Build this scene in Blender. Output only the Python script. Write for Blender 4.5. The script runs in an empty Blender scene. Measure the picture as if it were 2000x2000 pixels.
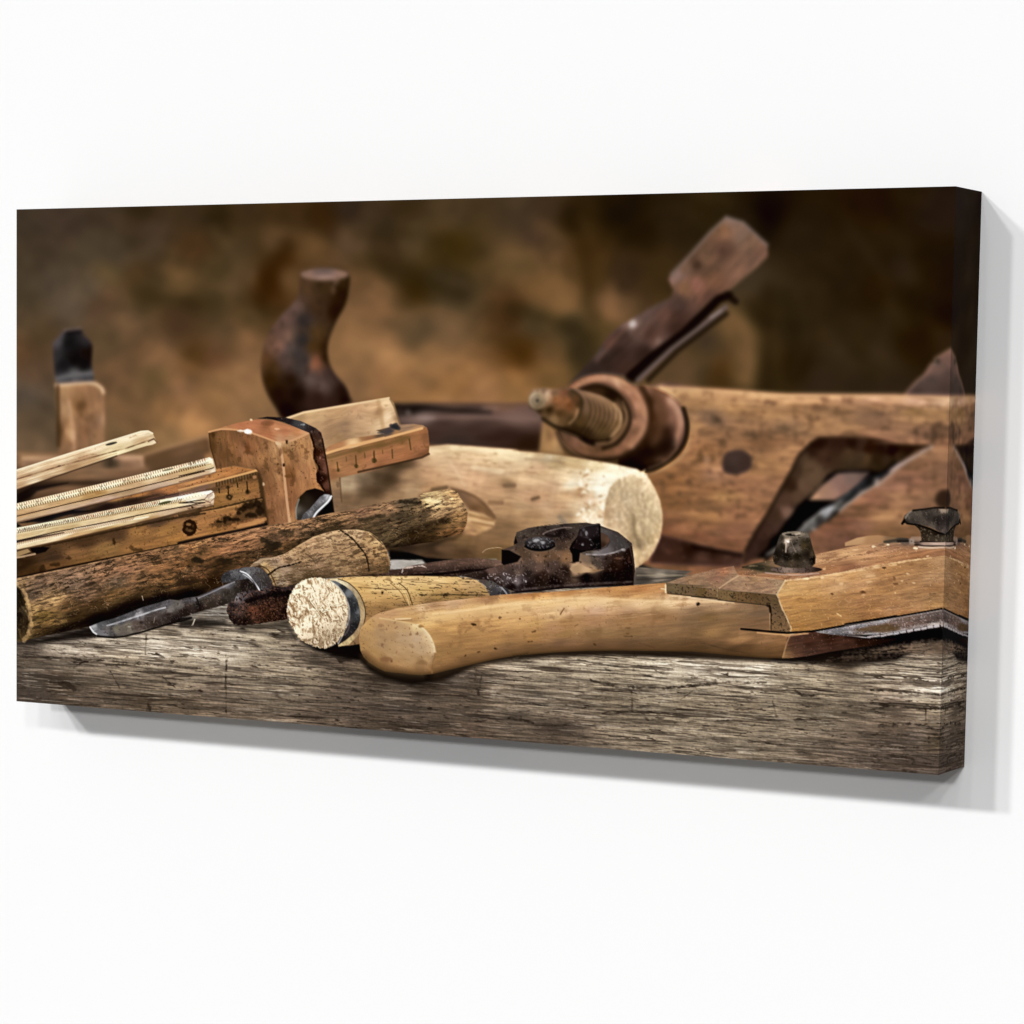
# ------------------------------------------------------------------ print painter (numpy)
import numpy as np, math
W_C, H_C, D_C = 1.9727708060993243, 1.0, 0.13628680871727256     # canvas width, height, depth
GW, GH = 1500, 780                                               # ink dots across / down
# the printed photograph was traced in its own picture units; this maps canvas position to them
def homog(src, dst):
    A = []; B = []
    for (x, y), (u, v) in zip(src, dst):
        A.append([x, y, 1, 0, 0, 0, -u*x, -u*y]); B.append(u)
        A.append([0, 0, 0, x, y, 1, -v*x, -v*y]); B.append(v)
    h = np.linalg.solve(np.array(A, float), np.array(B, float))
    return np.append(h, 1).reshape(3, 3)
CORN = [(32.3, 409), (1868, 363.8), (1831.2, 1513.9), (32.3, 1369.6)]
HM = homog([(0, 0), (GW-1, 0), (GW-1, GH-1), (0, GH-1)], CORN)
HI = np.linalg.inv(HM)
gx, gy = np.meshgrid(np.arange(GW, dtype=np.float64), np.arange(GH, dtype=np.float64))
_k = HM[2, 0]*gx+HM[2, 1]*gy+HM[2, 2]
X = ((HM[0, 0]*gx+HM[0, 1]*gy+HM[0, 2])/_k).astype(np.float32)
Y = ((HM[1, 0]*gx+HM[1, 1]*gy+HM[1, 2])/_k).astype(np.float32)
img = np.zeros((GH, GW, 3), np.float32)
pid = np.zeros((GH, GW), np.int32)
names = []                                                       # names[id] = (part, sub-part or None)
def part(name, sub=None):
    if (name, sub) not in names: names.append((name, sub))
    return names.index((name, sub))
def crop(P, pad):
    x0, y0 = P.min(0)-pad; x1, y1 = P.max(0)+pad
    c = np.array([[x0, y0, 1], [x1, y0, 1], [x1, y1, 1], [x0, y1, 1]], float)@HI.T
    c = c[:, :2]/c[:, 2:]
    a, b = np.floor(c.min(0)).astype(int)-1, np.ceil(c.max(0)).astype(int)+2
    return slice(max(0, min(GH, a[1])), max(0, min(GH, b[1]))), slice(max(0, min(GW, a[0])), max(0, min(GW, b[0])))
ZR = dict(a=(0, 380, 4.83), b=(0, 780, 4.83), c=(0, 1100, 4.83), t=(1700, 340, 6.44), r=(1700, 1340, 6.44),
          d=(400, 380, 3.864), e=(350, 750, 4.83), f=(350, 1050, 4.83), g=(700, 750, 4.83), h=(700, 1050, 4.83),
          i=(1000, 380, 3.864), j=(1000, 700, 4.83), k=(1000, 1000, 4.83), l=(1350, 700, 4.83), m=(1350, 1000, 4.83),
          n=(1650, 650, 6.44), o=(1650, 950, 6.44), F=(0, 0, .966))
def R(s):
    """'a 10,20 30,40 b 5,6' -> points; a letter switches the tracing sheet"""
    z = ZR['F']; out = []
    for t in s.split():
        if t in ZR: z = ZR[t]; continue
        q = t.split(',')
        out.append((z[0]+float(q[0])/z[2], z[1]+float(q[1])/z[2]))
    return np.array(out, float)
def hexc(h): return np.array([int(h[0:2], 16), int(h[2:4], 16), int(h[4:6], 16)], np.float32)
def RC(s):
    z = ZR['F']; out = []; col = []
    for t in s.split():
        if t in ZR: z = ZR[t]; continue
        q = t.split(',')
        out.append((z[0]+float(q[0])/z[2], z[1]+float(q[1])/z[2])); col.append(hexc(q[2]))
    return np.array(out, float), np.array(col, np.float32)
def spline(P, n=6, closed=True):
    N = len(P); out = []
    for k in range(N if closed else N-1):
        g = (lambda q: P[q % N]) if closed else (lambda q: P[max(0, min(N-1, q))])
        a, b, c, d = g(k-1), g(k), g(k+1), g(k+2)
        for m in range(n):
            t = m/n
            out.append(.5*((2*b)+(c-a)*t+(2*a-5*b+4*c-d)*t*t+(-a+3*b-3*c+d)*t**3))
    if not closed: out.append(P[-1])
    return np.array(out)
def ellipse(cx, cy, rx, ry, ang=0, n=40):
    t = np.linspace(0, 2*np.pi, n, endpoint=False); c, s = math.cos(ang), math.sin(ang)
    return np.stack([cx+rx*np.cos(t)*c-ry*np.sin(t)*s, cy+rx*np.cos(t)*s+ry*np.sin(t)*c], 1)
def EL(sheet, cx, cy, rx, ry, deg=0):
    z = ZR[sheet]
    return ellipse(z[0]+cx/z[2], z[1]+cy/z[2], rx/z[2], ry/z[2], math.radians(deg))
def sdf(P, x, y):
    d = np.full(x.shape, 1e9, np.float32); s = np.zeros(x.shape, bool)
    N = len(P)
    for k in range(N):
        ax, ay = P[k]; bx, by = P[(k+1) % N]
        ex, ey = bx-ax, by-ay; L = ex*ex+ey*ey+1e-9
        px, py = x-ax, y-ay
        h = np.clip((px*ex+py*ey)/L, 0, 1)
        d = np.minimum(d, (px-ex*h)**2+(py-ey*h)**2)
        if ay != by:
            c = ((y < ay) != (y < by)) & (x < ex*(y-ay)/(by-ay)+ax)
            s ^= c
    d = np.sqrt(d)
    return np.where(s, -d, d)
def pdist(P, x, y):
    """distance to an open line and position 0..1 along it"""
    d = np.full(x.shape, 1e9, np.float32); s = np.zeros(x.shape, np.float32)
    L = np.sqrt(((P[1:]-P[:-1])**2).sum(1)); T = L.sum()+1e-9; acc = 0
    for k in range(len(P)-1):
        ax, ay = P[k]; ex, ey = P[k+1]-P[k]; l2 = ex*ex+ey*ey+1e-9
        h = np.clip(((x-ax)*ex+(y-ay)*ey)/l2, 0, 1)
        q = (x-ax-ex*h)**2+(y-ay-ey*h)**2
        m = q < d
        d = np.where(m, q, d); s = np.where(m, (acc+h*L[k])/T, s); acc += L[k]
    return np.sqrt(d), s
def _h(ix, iy, seed):
    n = (ix.astype(np.int64)*374761393+iy.astype(np.int64)*668265263+seed*1442695041) & 0xffffffff
    n = ((n ^ (n >> 13))*1274126177) & 0xffffffff
    n = ((n ^ (n >> 15))*2246822519) & 0xffffffff
    return ((n ^ (n >> 16)) & 0xffffff).astype(np.float32)/0xffffff*2-1
def vn(x, y, seed):
    ix = np.floor(x); iy = np.floor(y); fx = (x-ix).astype(np.float32); fy = (y-iy).astype(np.float32)
    ix = ix.astype(np.int64); iy = iy.astype(np.int64)
    fx = fx*fx*(3-2*fx); fy = fy*fy*(3-2*fy)
    a = _h(ix, iy, seed); b = _h(ix+1, iy, seed); c = _h(ix, iy+1, seed); d = _h(ix+1, iy+1, seed)
    return (a+(b-a)*fx)*(1-fy)+(c+(d-c)*fx)*fy
def fbm(x, y, seed, o=3):
    r = 0; a = 1; t = 0
    for k in range(o):
        r = r+a*vn(x*2**k+17.3*k, y*2**k+5.1*k, seed+k*101); t += a; a *= .55
    return r/t*1.5
def grain(x, y, ang, lx, ly, seed, o=3, warp=.6):
    a = math.radians(ang); c, s = math.cos(a), math.sin(a)
    u = (x*c+y*s)/lx; v = (-x*s+y*c)/ly
    v = v+warp*vn(u*.7, v*.25, seed+7)+warp*.5*vn(u*1.9, v*.6, seed+9)
    return fbm(u, v, seed, o)
def sstep(a, b, x):
    t = np.clip((x-a)/(b-a), 0, 1); return t*t*(3-2*t)
def idw(pts, cols, x, y, p=3., eps=6., ang=0, ratio=1.):
    if len(pts) == 1: return np.broadcast_to(cols[0], x.shape+(3,)).astype(np.float32).copy()
    a = math.radians(ang); c, s = math.cos(a), math.sin(a)
    out = np.zeros(x.shape+(3,), np.float32); wt = np.zeros(x.shape, np.float32)
    for (px, py), col in zip(pts, cols):
        dx, dy = x-px, y-py
        if ratio != 1:
            du = (dx*c+dy*s)/ratio; dv = -dx*s+dy*c; q = du*du+dv*dv
        else: q = dx*dx+dy*dy
        w = (q+eps*eps)**(-p/2)
        out += w[..., None]*col; wt += w
    return out/wt[..., None]
def textured(col, x, y, tex, d=None):
    for T in tex:
        k = T[0]
        if k == 'g':            # plain tone grain: angle, length, width, amount, seed
            n = grain(x, y, T[1], T[2], T[3], T[5], 3)
            col = col*(1+T[4]*n)[..., None]
        elif k == 'c':          # dark fissures: angle, length, width, threshold, colour, alpha, seed
            n = grain(x, y, T[1], T[2], T[3], T[7], 3, T[8] if len(T) > 8 else .8)
            m = sstep(T[4], T[4]+.28, n)*T[6]
            m = m*(.55+.45*vn(x/60, y/30, T[7]+3))
            m = np.clip(m, 0, 1)[..., None]
            col = col*(1-m)+hexc(T[5])*m
        elif k == 'v':          # thin vein lines (ridges): angle, length, width, sharpness, colour, alpha, seed
            n = 1-np.abs(grain(x, y, T[1], T[2], T[3], T[7], 2, .8))
            m = sstep(T[4], 1., n)*T[6]*np.clip(.6+.8*vn(x/35, y/20, T[7]+5), 0, 1)
            col = col*(1-m[..., None])+hexc(T[5])*m[..., None]
        elif k == 's':          # speckle: size, threshold, colour, alpha, seed
            n = fbm(x/T[1], y/T[1], T[5], 2)
            m = (sstep(T[2], T[2]+.25, n)*T[4])[..., None]
            col = col*(1-m)+hexc(T[3])*m
        elif k == 'p':          # patchy stain: size, threshold, colour, alpha, seed
            n = fbm(x/T[1], y/T[1], T[5], 4)
            m = (sstep(T[2]-.1, T[2]+.5, n)*T[4])[..., None]
            col = col*(1-m)+hexc(T[3])*m
    return col
def S(pt, P, cols, soft=.8, tex=(), rims=(), p=3., eps=6., ang=0, ratio=1., curve=False, alpha=1., wob=0.):
    """one printed area: outline, colour notes, texture, rims (width, light direction deg or None, colour, alpha)"""
    if isinstance(P, str): P = R(P)
    if curve: P = spline(P)
    sy, sx = crop(P, soft*2+2+wob*2)
    x, y = X[sy, sx], Y[sy, sx]
    if x.size == 0: return
    d = sdf(P, x, y)
    if wob: d = d+wob*fbm(x/5, y/5, 77, 2)
    al = sstep(soft, -soft, d)*alpha
    if isinstance(cols, str): cols = RC(cols) if ',' in cols else (np.zeros((1, 2)), hexc(cols)[None])
    col = idw(cols[0], cols[1], x, y, p, eps, ang, ratio)
    col = textured(col, x, y, tex)
    if rims:
        gy_, gx_ = np.gradient(d); gl = np.hypot(gx_, gy_)+1e-6
        for (w, la, hc, ra) in rims:
            m = sstep(-w, 0, d)*ra
            if la is not None:
                a = math.radians(la); m = m*np.clip((gx_*math.cos(a)-gy_*math.sin(a))/gl, 0, 1)
            m = m[..., None]; col = col*(1-m)+hexc(hc)*m
    A = al[..., None]
    img[sy, sx] = img[sy, sx]*(1-A)+col*A
    if pt is not None: pid[sy, sx][al > .5] = pt
def blur(a, r):
    for ax in (0, 1):
        for _ in range(3):
            p = [(0, 0)]*a.ndim; p[ax] = (r+1, r); c = np.cumsum(np.pad(a, p, 'edge'), ax, dtype=np.float64)
            n = a.shape[ax]; a = ((np.take(c, range(2*r+1, n+2*r+1), ax)-np.take(c, range(0, n), ax))/(2*r+1)).astype(np.float32)
    return a
def soften(k, r=1):
    m = blur(((pid != BENCH)[..., None]).astype(np.float32), 2)
    b = img
    for _ in range(k): b = blur(b, r)
    img[:] = img*(1-m)+b*m
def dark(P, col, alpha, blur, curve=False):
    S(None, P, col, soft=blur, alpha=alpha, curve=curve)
def line(P, w, col, alpha=1., soft=.7, w2=None, curve=False, pt=None, wob=0., brk=0.):
    if isinstance(P, str): P = R(P)
    if curve: P = spline(P, closed=False)
    w2 = w if w2 is None else w2
    sy, sx = crop(P, max(w, w2)+soft*2+2)
    x, y = X[sy, sx], Y[sy, sx]
    if x.size == 0: return
    d, s = pdist(P, x, y)
    if wob: d = d+wob*fbm(x/4, y/4, 31, 2)
    ww = (w+(w2-w)*s)/2
    al = sstep(soft, -soft, d-ww)*alpha
    if brk: al = al*np.clip(1-brk*.5+brk*fbm(x/9, y/9, 55, 2), 0, 1)
    A = al[..., None]; img[sy, sx] = img[sy, sx]*(1-A)+hexc(col)*A
    if pt is not None: pid[sy, sx][al > .5] = pt
def ticks(a, b, n, vec, w, col, alpha=.8, every=0, vec2=None, jit=0.):
    a, b, vec = np.array(a), np.array(b), np.array(vec)
    rs = np.random.RandomState(n)
    for k in range(n+1):
        q = a+(b-a)*(k+jit*(rs.rand()-.5))/n
        v = np.array(vec2) if every and k % every == 0 and vec2 is not None else vec
        line(np.array([q, q+v]), w, col, alpha, .6)
def spots(sheet, lst):
    """x, y, rx, ry, colour, alpha"""
    for t in lst.split():
        q = t.split(','); z = ZR[sheet]
        S(None, ellipse(z[0]+float(q[0])/z[2], z[1]+float(q[1])/z[2], float(q[2])/z[2], float(q[3])/z[2], math.radians(float(q[6])) if len(q) > 6 else 0, 14),
          q[4], soft=1.2+min(float(q[2]), float(q[3]))/z[2]*.25, alpha=float(q[5]), wob=1.2)
# ------------------------------------------------------------------ the printed still life, back to front
BACK = part('backdrop_cloth')
S(BACK, "F 0,300 1932,300 1932,1200 0,1200", """a 200,200,43362a 600,250,44332a 1000,180,463528 1350,180,382714 1400,320,47352a 1330,490,3f2f20 1800,180,3f2c1c 1850,500,4a2f1a
300,600,46382a 900,500,4c3f2f 1100,550,4f4032 500,850,524437 850,900,5c4e3e 700,1050,5b4c3e 1050,760,5c4829 1250,700,54381f 1000,950,5f4430 1700,850,6b5030
1380,950,4a3720 1800,1050,3f2c18 1200,1200,6a5038 900,1050,5f4432 350,1300,553f2a 250,1000,4c3d2c 180,1500,60432c 300,1700,5c4433 1000,1400,5f4932 1400,1450,6a4e34
1500,1550,7c5c40 1850,1560,553616 1700,1200,4f3322 1100,1700,6f5238 1500,1700,6a5232 1700,1850,8c6848 250,1880,54483e
b 300,200,5c4a38 250,350,6a5440 1200,150,6e5236 1600,100,86643f 1850,230,a47a50 1100,300,7a5f40 1600,380,856845
d 300,100,3e2a18 100,150,33240f 600,100,452c16 900,170,3c210c 1080,100,33241a 1300,130,4c3624 1500,100,3c2a16 1850,150,4c3824 1130,330,5c4432 800,400,634628 550,380,5a422a
500,700,3c1c04 470,620,3c1c04 590,480,402208 420,780,4a2c12 640,640,6a4c2e 330,600,5c452c 250,450,523c26 100,600,4f3c22 80,800,473620 200,700,5f472f 350,900,4f3b22 150,1050,60472f 300,1100,755638 300,1350,856443 100,1400,785a3a
80,1550,8c6a42 250,1550,886746 60,1250,60402a 450,1600,7c5f40 1350,260,3c2c1c 1750,450,443014 1850,400,3f2a0a 1600,350,57422c 1350,480,48301a 1200,600,6a4c30 1620,700,3c2408 1750,650,42341f
1850,760,4a3a26 1300,800,7a5a3a 1150,1000,80603f 1200,1200,8c6a46 1370,1230,a07850 1600,1030,5f4a32 1800,1000,73583c 1700,1250,8a6843 1300,1450,8c6843 1650,1430,886642 1850,1550,94704a 1180,1450,7a5c3e
g 400,100,8f6a40 900,80,886238 700,60,8e683e 1200,100,8c6844 1500,80,85643e
i 100,150,453424 250,120,463020 200,300,52382a 60,500,6a5030 300,400,5a4028 450,200,2a1a08 850,130,201404 1200,200,2c1e10 1500,100,34240f 1800,200,2c1e10 1920,150,160a00 550,400,44280e 600,600,4a3014
250,700,70522f 400,820,7c5c38 750,850,7a5a3c 850,640,40291a 1000,300,2a1a0a 1100,600,402a14 150,950,52402a 450,1020,3f321f 80,1200,4f2c0a 30,900,4a2a14 300,1200,6c4e2e 300,1350,73552f 520,1180,3a2c18
50,1450,8c6639 650,1000,5c4424 1450,1150,403024 1700,1000,6b5030 1780,1250,765738 1560,1350,4c2e12 1350,1330,60452f 1400,1200,5e4428 1880,900,33240f 1900,1300,2f200a 1750,650,443424 1300,1400,654a30
l 100,100,4c3a26 260,150,4a2e10 480,150,6e5230 600,60,5e4628 700,200,33240f 1000,80,281806 1200,200,38281a 1700,100,33240f 1850,250,38281a
t 100,300,261200 500,250,281a0c 850,450,291a12 400,1200,362618 150,1000,2c1c0c 700,1100,241606 950,1300,261405 150,1400,2a1604 500,1700,231505 1000,1800,1e0e00
F 1500,450,2c1e10 1600,520,2a1c0e 1500,600,2e200f 1600,680,3a2a1a 1700,600,322410
n 200,250,33240f 400,300,3c2a1a 900,100,281400 1250,80,332010 200,600,38281a""", p=4, eps=20, tex=[('g', 25, 60, 26, .09, 3), ('g', -40, 34, 16, .06, 8), ('g', 10, 22, 10, .03, 9)])
for q, c, al, w in (("d 620,380 520,560 430,800", '351803', .6, 26), ("d 1150,520 1500,600 1932,760", '33240e', .55, 22), ("d 1150,330 1400,270 1850,470", '3a2a14', .3, 26),
                    ("i 0,860 330,960 600,1080", '33260f', .55, 22), ("i 330,500 380,800", '80603a', .3, 22), ("i 560,260 580,700 620,900", '3f2810', .4, 22),
                    ("i 1640,900 1780,1050 1790,1400", '80603c', .6, 20), ("i 1932,700 1925,1450", '2c1c0c', .6, 20), ("a 250,1250 1050,760 1450,480", '6b5a48', .25, 30),
                    ("a 1300,950 1932,1060", '3a2812', .4, 20), ("a 1100,1500 1650,1250 1932,1180", '4f3826', .3, 20), ("d 1380,980 1932,1080", '5c4630', .35, 20),
                    ("d 500,1150 250,1300 60,1500", '8c6a48', .3, 24), ("i 740,700 760,900", '8a6440', .45, 18), ("a 1250,900 1500,960 1932,1000 d 250,790", '3a2a14', .35, 14), ("d 1240,460 1500,560 1700,700 1932,760", '33260f', .45, 14), ("d 1100,250 1300,330 1560,290 1900,380", '36240e', .4, 12),
                    ("i 0,600 120,760 330,900", '76552f', .45, 12), ("d 1150,1150 1400,1200 1650,1300", 'a07c50', .4, 12), ("d 1250,1350 1600,1320 1932,1400", '966e44', .4, 12), ("d 100,1350 300,1480 420,1600", '94704a', .45, 12), ("d 1200,860 1500,900 1750,870 1932,930", '866240', .4, 12), ("a 1400,1400 1600,1500 1932,1720", '8a6846', .4, 10), ("d 60,250 250,520 180,700", '5e482e', .5, 12), ("i 150,420 260,620 300,820", '7c5c38', .5, 12), ("i 520,180 640,420 700,700", '4a3218', .5, 12), ("F 1460,480 1520,600 1500,700", '3a2a18', .5, 14), ("F 1600,420 1680,560 1640,690", '3c2c1c', .45, 14), ("i 430,330 560,560 560,820", '3c260e', .45, 14), ("i 200,250 420,360 500,700", '6e5030', .35, 16), ("d 900,1000 1250,1050 1600,980", '7c5c3a', .3, 16), ("a 200,900 600,700 1200,600", '5a4b3a', .3, 16), ("a 1500,1500 1932,1700", '86643f', .4, 20)):
    line(q, w, c, al, 16, curve=True)

img[:] = blur(img, 4)*np.array([1.10, 1.085, 1.04], np.float32)
# ---- weathered bench plank
BENCH = part('workbench_plank')
BC = """c 250,790,6a5a4c 500,760,9a8c7a 700,800,a89a88 1100,760,c8b8a0 1500,790,d8c8b0 1850,780,d8c8b0 1800,500,a8a49c 1600,640,8c7c68 300,950,6c5c4c 700,950,7c6c5a 1200,950,9a8870 1700,950,a08e76
250,1100,5a4c40 560,1130,4c3a2a 1000,1150,7c6a56 1500,1150,84725c 300,1250,52443a 900,1250,6a5848 1400,1330,64503c 1800,1350,705c48
f 200,760,807060 250,880,8a7860 300,730,98948c 700,870,a09078 150,1000,ccbca4 500,1080,c8b8a0 900,1000,9c8c74 1000,1150,a08e76 1250,1120,6c5c4c 1600,1080,40302a 1700,1250,7a6650 200,1250,a08e76
700,1280,9c8a72 1200,1300,94826a 1700,1400,7a6858 300,1500,7a6856 900,1450,80705c 1400,1600,6a5848 1800,1700,5c4a3c 600,1650,705e4c
h 150,1330,5c4a3a 700,1330,3c2c20 400,1450,6e5e4e 950,1300,7e6e60 1100,1400,5a4838 1300,1300,a08e78 1700,1180,b8a890 1800,1250,a8967c 1400,1450,8e7c66 1700,1550,807060 400,1650,5c4c40 900,1650,665444
1500,1750,6a5a4a 300,1780,544234 1000,1850,6a5444 1800,1800,5e4c3e
k 200,1420,a4947c 800,1420,a89880 1500,1450,c8b89e 1800,1500,d0c0a8 300,1600,94836c 1000,1620,988870 1700,1650,a8987e 300,1800,82725c 1000,1800,82725c 1700,1800,84745e 1400,590,7c6e58 1600,560,6f6250
m 300,1500,c8b8a0 600,1560,d0c0a6 1200,1550,a8967c 1700,1500,9c8c76 1400,1400,5a4634 300,1700,a08e76 900,1700,96866e 1500,1700,8c7c66 500,1850,80705a 1200,1850,80705a 1800,1850,7c6c58
r 200,60,a8947c 500,60,c8b8a0 800,60,d0c0aa 300,200,7c6858 700,230,9c8a72 300,400,74604e 700,420,8c7860 200,600,6c5848 600,650,78665a 780,720,6c5840 200,800,6c5a4c 600,850,6a584a 300,980,604e42 700,1000,5e4c42
g 450,1690,a09a92 560,1700,98928a"""
BP = R("F 0,1040 1932,1040 1932,1600 0,1600")
S(BENCH, BP, BC, p=3.4, eps=12, ang=3, ratio=1.6,
  tex=[('g', 3.5, 120, 12, .10, 21), ('g', 4, 80, 3.4, .13, 22), ('g', 4, 28, 2.2, .12, 25),
       ('c', 4, 80, 2.8, .12, '4e3f30', .75, 23, .35), ('c', 4.6, 40, 2.2, .2, '42342a', .65, 24, .3), ('c', 3.4, 18, 2.4, .5, '2a1e14', .7, 30, .5), ('c', 3.5, 130, 6, .45, '34241a', .8, 26, .5), ('c', 5, 30, 5, .62, '2a1c12', .8, 29, .8),
       ('c', 4, 50, 2.4, .42, 'd4c8b6', .4, 28, .3), ('g', 60, 4, 3, .06, 27)])
for q, w, al in (("f 440,1100 440,1650", 2.5, .65), ("f 450,1130 430,1420", 3, .5), ("c 1380,680 1370,860", 3, .5), ("c 1410,1300 1400,1400", 8, .6), ("c 1390,1300 1410,1380", 5, .5), ("c 730,960 790,930 830,925", 3, .8), ("c 700,985 740,980", 4, .6),
                 ("c 1040,1020 1130,1180", 2, .5), ("c 1530,1070 1660,1180", 2, .5), ("h 1100,1230 1100,1350 1130,1480", 5, .7), ("h 1160,1300 1130,1450", 4, .5),
                 ("k 740,1590 1000,1640 1400,1660 1932,1620", 5, .7), ("k 980,1650 1200,1700", 3, .6), ("k 1560,1790 1700,1690", 3, .5), ("k 1130,1700 1130,1880", 3, .4), ("k 850,1900 960,1880 1050,1900", 3, .5),
                 ("m 960,1680 1060,1730 1200,1730", 5, .7), ("m 0,1560 300,1600 700,1610", 4, .5), ("m 760,1780 800,1932", 3, .3),
                 ("r 0,50 400,70 850,110", 4, .7), ("r 0,210 400,270 850,290", 4, .7), ("r 100,500 500,480 860,560", 6, .7), ("r 690,290 690,440", 3, .6), ("r 0,610 480,610", 4, .5), ("r 730,650 860,650", 5, .8), ("r 730,710 860,715", 4, .7),
                 ("r 0,740 300,770 600,775", 3, .6), ("r 0,880 300,880 560,920", 6, .6), ("r 520,980 560,960 860,990", 3, .6), ("r 400,1060 560,1100", 7, .6), ("h 1420,1700 1550,1720 1640,1750", 5, .7), ("h 0,1700 500,1800", 4, .4),
                 ("c 170,880 500,890 1000,920 1500,960 1932,1000", 4, .55), ("c 480,1120 620,1130 700,1190", 9, .5), ("c 1000,960 1200,960", 4, .6), ("f 0,1290 500,1310 1000,1330", 3, .4), ("f 1000,1180 1500,1300 1932,1330", 4, .5)):
    line(q, w, '2e2016', al, 1., curve=True, wob=1.2, brk=.7)
# contact shade under the tools as photographed
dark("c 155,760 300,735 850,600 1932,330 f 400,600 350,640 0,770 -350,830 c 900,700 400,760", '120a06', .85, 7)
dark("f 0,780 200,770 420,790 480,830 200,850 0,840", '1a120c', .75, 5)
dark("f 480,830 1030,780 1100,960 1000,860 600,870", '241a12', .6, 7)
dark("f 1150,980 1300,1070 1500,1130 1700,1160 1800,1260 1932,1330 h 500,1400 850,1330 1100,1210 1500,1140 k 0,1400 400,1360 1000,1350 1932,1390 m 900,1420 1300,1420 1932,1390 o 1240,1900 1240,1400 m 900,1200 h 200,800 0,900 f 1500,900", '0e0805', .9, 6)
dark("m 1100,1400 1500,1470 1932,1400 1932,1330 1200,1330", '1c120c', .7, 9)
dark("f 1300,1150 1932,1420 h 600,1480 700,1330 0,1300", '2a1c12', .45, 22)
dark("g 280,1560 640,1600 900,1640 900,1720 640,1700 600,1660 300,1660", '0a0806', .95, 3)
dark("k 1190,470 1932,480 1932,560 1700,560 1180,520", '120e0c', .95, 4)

# ---- block plane standing at the far left
PL = part('far_block_plane'); PLI = part('far_block_plane', 'iron'); PLW = part('far_block_plane', 'wedge')
S(PL, "b 155,490 560,510 1370,540 1370,520 1932,350 1932,1000 155,1000", "b 300,500,9a7650 600,560,8a6848 900,640,86674a 700,720,8f6c4a 1200,720,7e5c40 1200,620,8c6a4c 400,860,6e4c34 200,900,3c2416 800,860,7a583c 1700,480,6a4a2e 1900,420,70503a 1500,560,6c4c30",
  soft=2.5, tex=[('g', 0, 60, 5, .09, 41), ('g', -5, 20, 6, .06, 42)])
S(PL, "b 200,535 1350,525 1350,610 1380,640 1060,650 640,660 200,640", "b 300,555,b8906c 1200,545,c09674 300,620,8a6a4e 1200,610,8c6a4e 1050,610,54402e 900,600,866648", soft=2, tex=[('g', 0, 40, 5, .08, 43)])
line("b 215,560 560,560", 5, 'c49c78', .8, 2.5); line("b 1080,545 1340,545", 6, 'cfa684', .8, 2.5); line("b 1340,540 1345,620", 5, 'bf9672', .7, 2.5); line("b 1045,560 1040,640", 4, '3c2a1c', .7, 2.5)
line("b 650,665 1400,660", 3, 'b48c66', .6, 2); line("b 200,810 640,790 1180,790 1300,750", 8, '2a140e', .85, 4); line("b 370,870 900,830", 4, 'a07a56', .5, 3)
S(PL, "b 1370,520 1932,350 e 275,490 300,650 0,750 b 1620,620 1380,600", "b 1500,540,6a4a2e 1900,420,7a5838 e 100,600,7a583c 250,560,6c4a2e 150,690,6e4e34", soft=2.5, tex=[('g', -15, 60, 5, .1, 44)])
line("b 1370,520 1932,355 e 270,500", 6, 'a8835c', .9, 2.5)
S(PLW, "a 520,1790 840,1762 960,1830 985,1880 b 990,100 988,430 930,520 560,520 545,440", "a 600,1850,a8825a 800,1850,a07650 b 620,100,b08a62 750,60,8a6238 650,300,c09468 900,100,9c7450 900,350,9a7450 800,300,8a6240 700,480,9c7450 880,230,846042 970,200,a88262 560,300,6a4828",
  soft=2.5, tex=[('g', 80, 24, 8, .09, 45), ('p', 14, .35, '6e4a28', .45, 46)])
line("a 530,1800 840,1775 950,1820 975,1870", 7, 'dcb894', .95, 2.5, curve=True); line("a 545,1810 545,1932 b 548,60 552,440", 6, '4a2c12', .85, 2.5); line("b 655,20 690,300 700,480", 5, 'd0a480', .55, 3)
spots('b', "770,60,45,40,6a4424,.6 690,340,30,60,d6aa84,.5 850,180,40,40,7c5838,.5")
S(PLI, "a 500,1400 605,1285 700,1262 765,1268 790,1330 850,1380 872,1430 862,1600 888,1760 540,1782 520,1700 505,1560", "a 650,1400,1e171a 800,1600,1a1012 600,1600,221c20 540,1380,5a5056 520,1550,3c3438 830,1350,3a3034 700,1700,625b5e 600,1760,47454a 860,1700,4a484c 840,1500,1c0e0c 700,1560,190f10",
  soft=2, p=4, tex=[('p', 7, .4, '352c34', .5, 47)])
line("a 610,1285 760,1270", 5, '8a7874', .8, 2); line("a 620,1305 760,1290", 5, '0c0404', .8, 2); line("a 540,1740 700,1700 860,1690", 10, '716a6c', .9, 3); line("a 505,1410 610,1300", 5, '5e5458', .7, 2.5)

# ---- plane with a horn grip, far behind
HP = part('horned_plane'); HPH = part('horned_plane', 'horn_handle')
S(HP, "g 330,180 1640,180 1760,330 1720,640 1000,600 670,580 330,500", "g 400,190,5c4030 900,200,684c3c 1400,200,86624c 500,240,1e1412 1000,265,4a3432 600,320,8a726c 1000,310,715452 1500,320,7c605c 800,380,503634 1100,430,4a302c 1400,480,40241e 900,530,44302a 1600,560,35180e 700,470,4a302c",
  soft=2.5, ang=0, ratio=2, tex=[('g', 0, 50, 6, .07, 51)])
line("g 360,215 600,225 900,250 1250,268", 9, '1a1010', .9, 4, w2=3); line("g 400,195 800,190 1250,200 1640,190", 4, '6a4838', .6, 3); line("g 400,330 700,325 1000,310 1700,330", 8, '866a66', .7, 4); spots('g', "640,325,90,18,9c8a86,.6 470,270,30,25,8a7a74,.6 1230,510,130,30,381c14,.5 1250,230,90,22,9a7864,.5")
S(HP, "g 1735,355 1800,390 1870,440 1932,560 1932,670 1700,640", "g 1750,500,a5804e 1800,500,8a6440 1850,560,ba905e 1900,640,a88458 1740,600,a88050", soft=2, tex=[('g', 85, 30, 5, .08, 52)])
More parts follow.
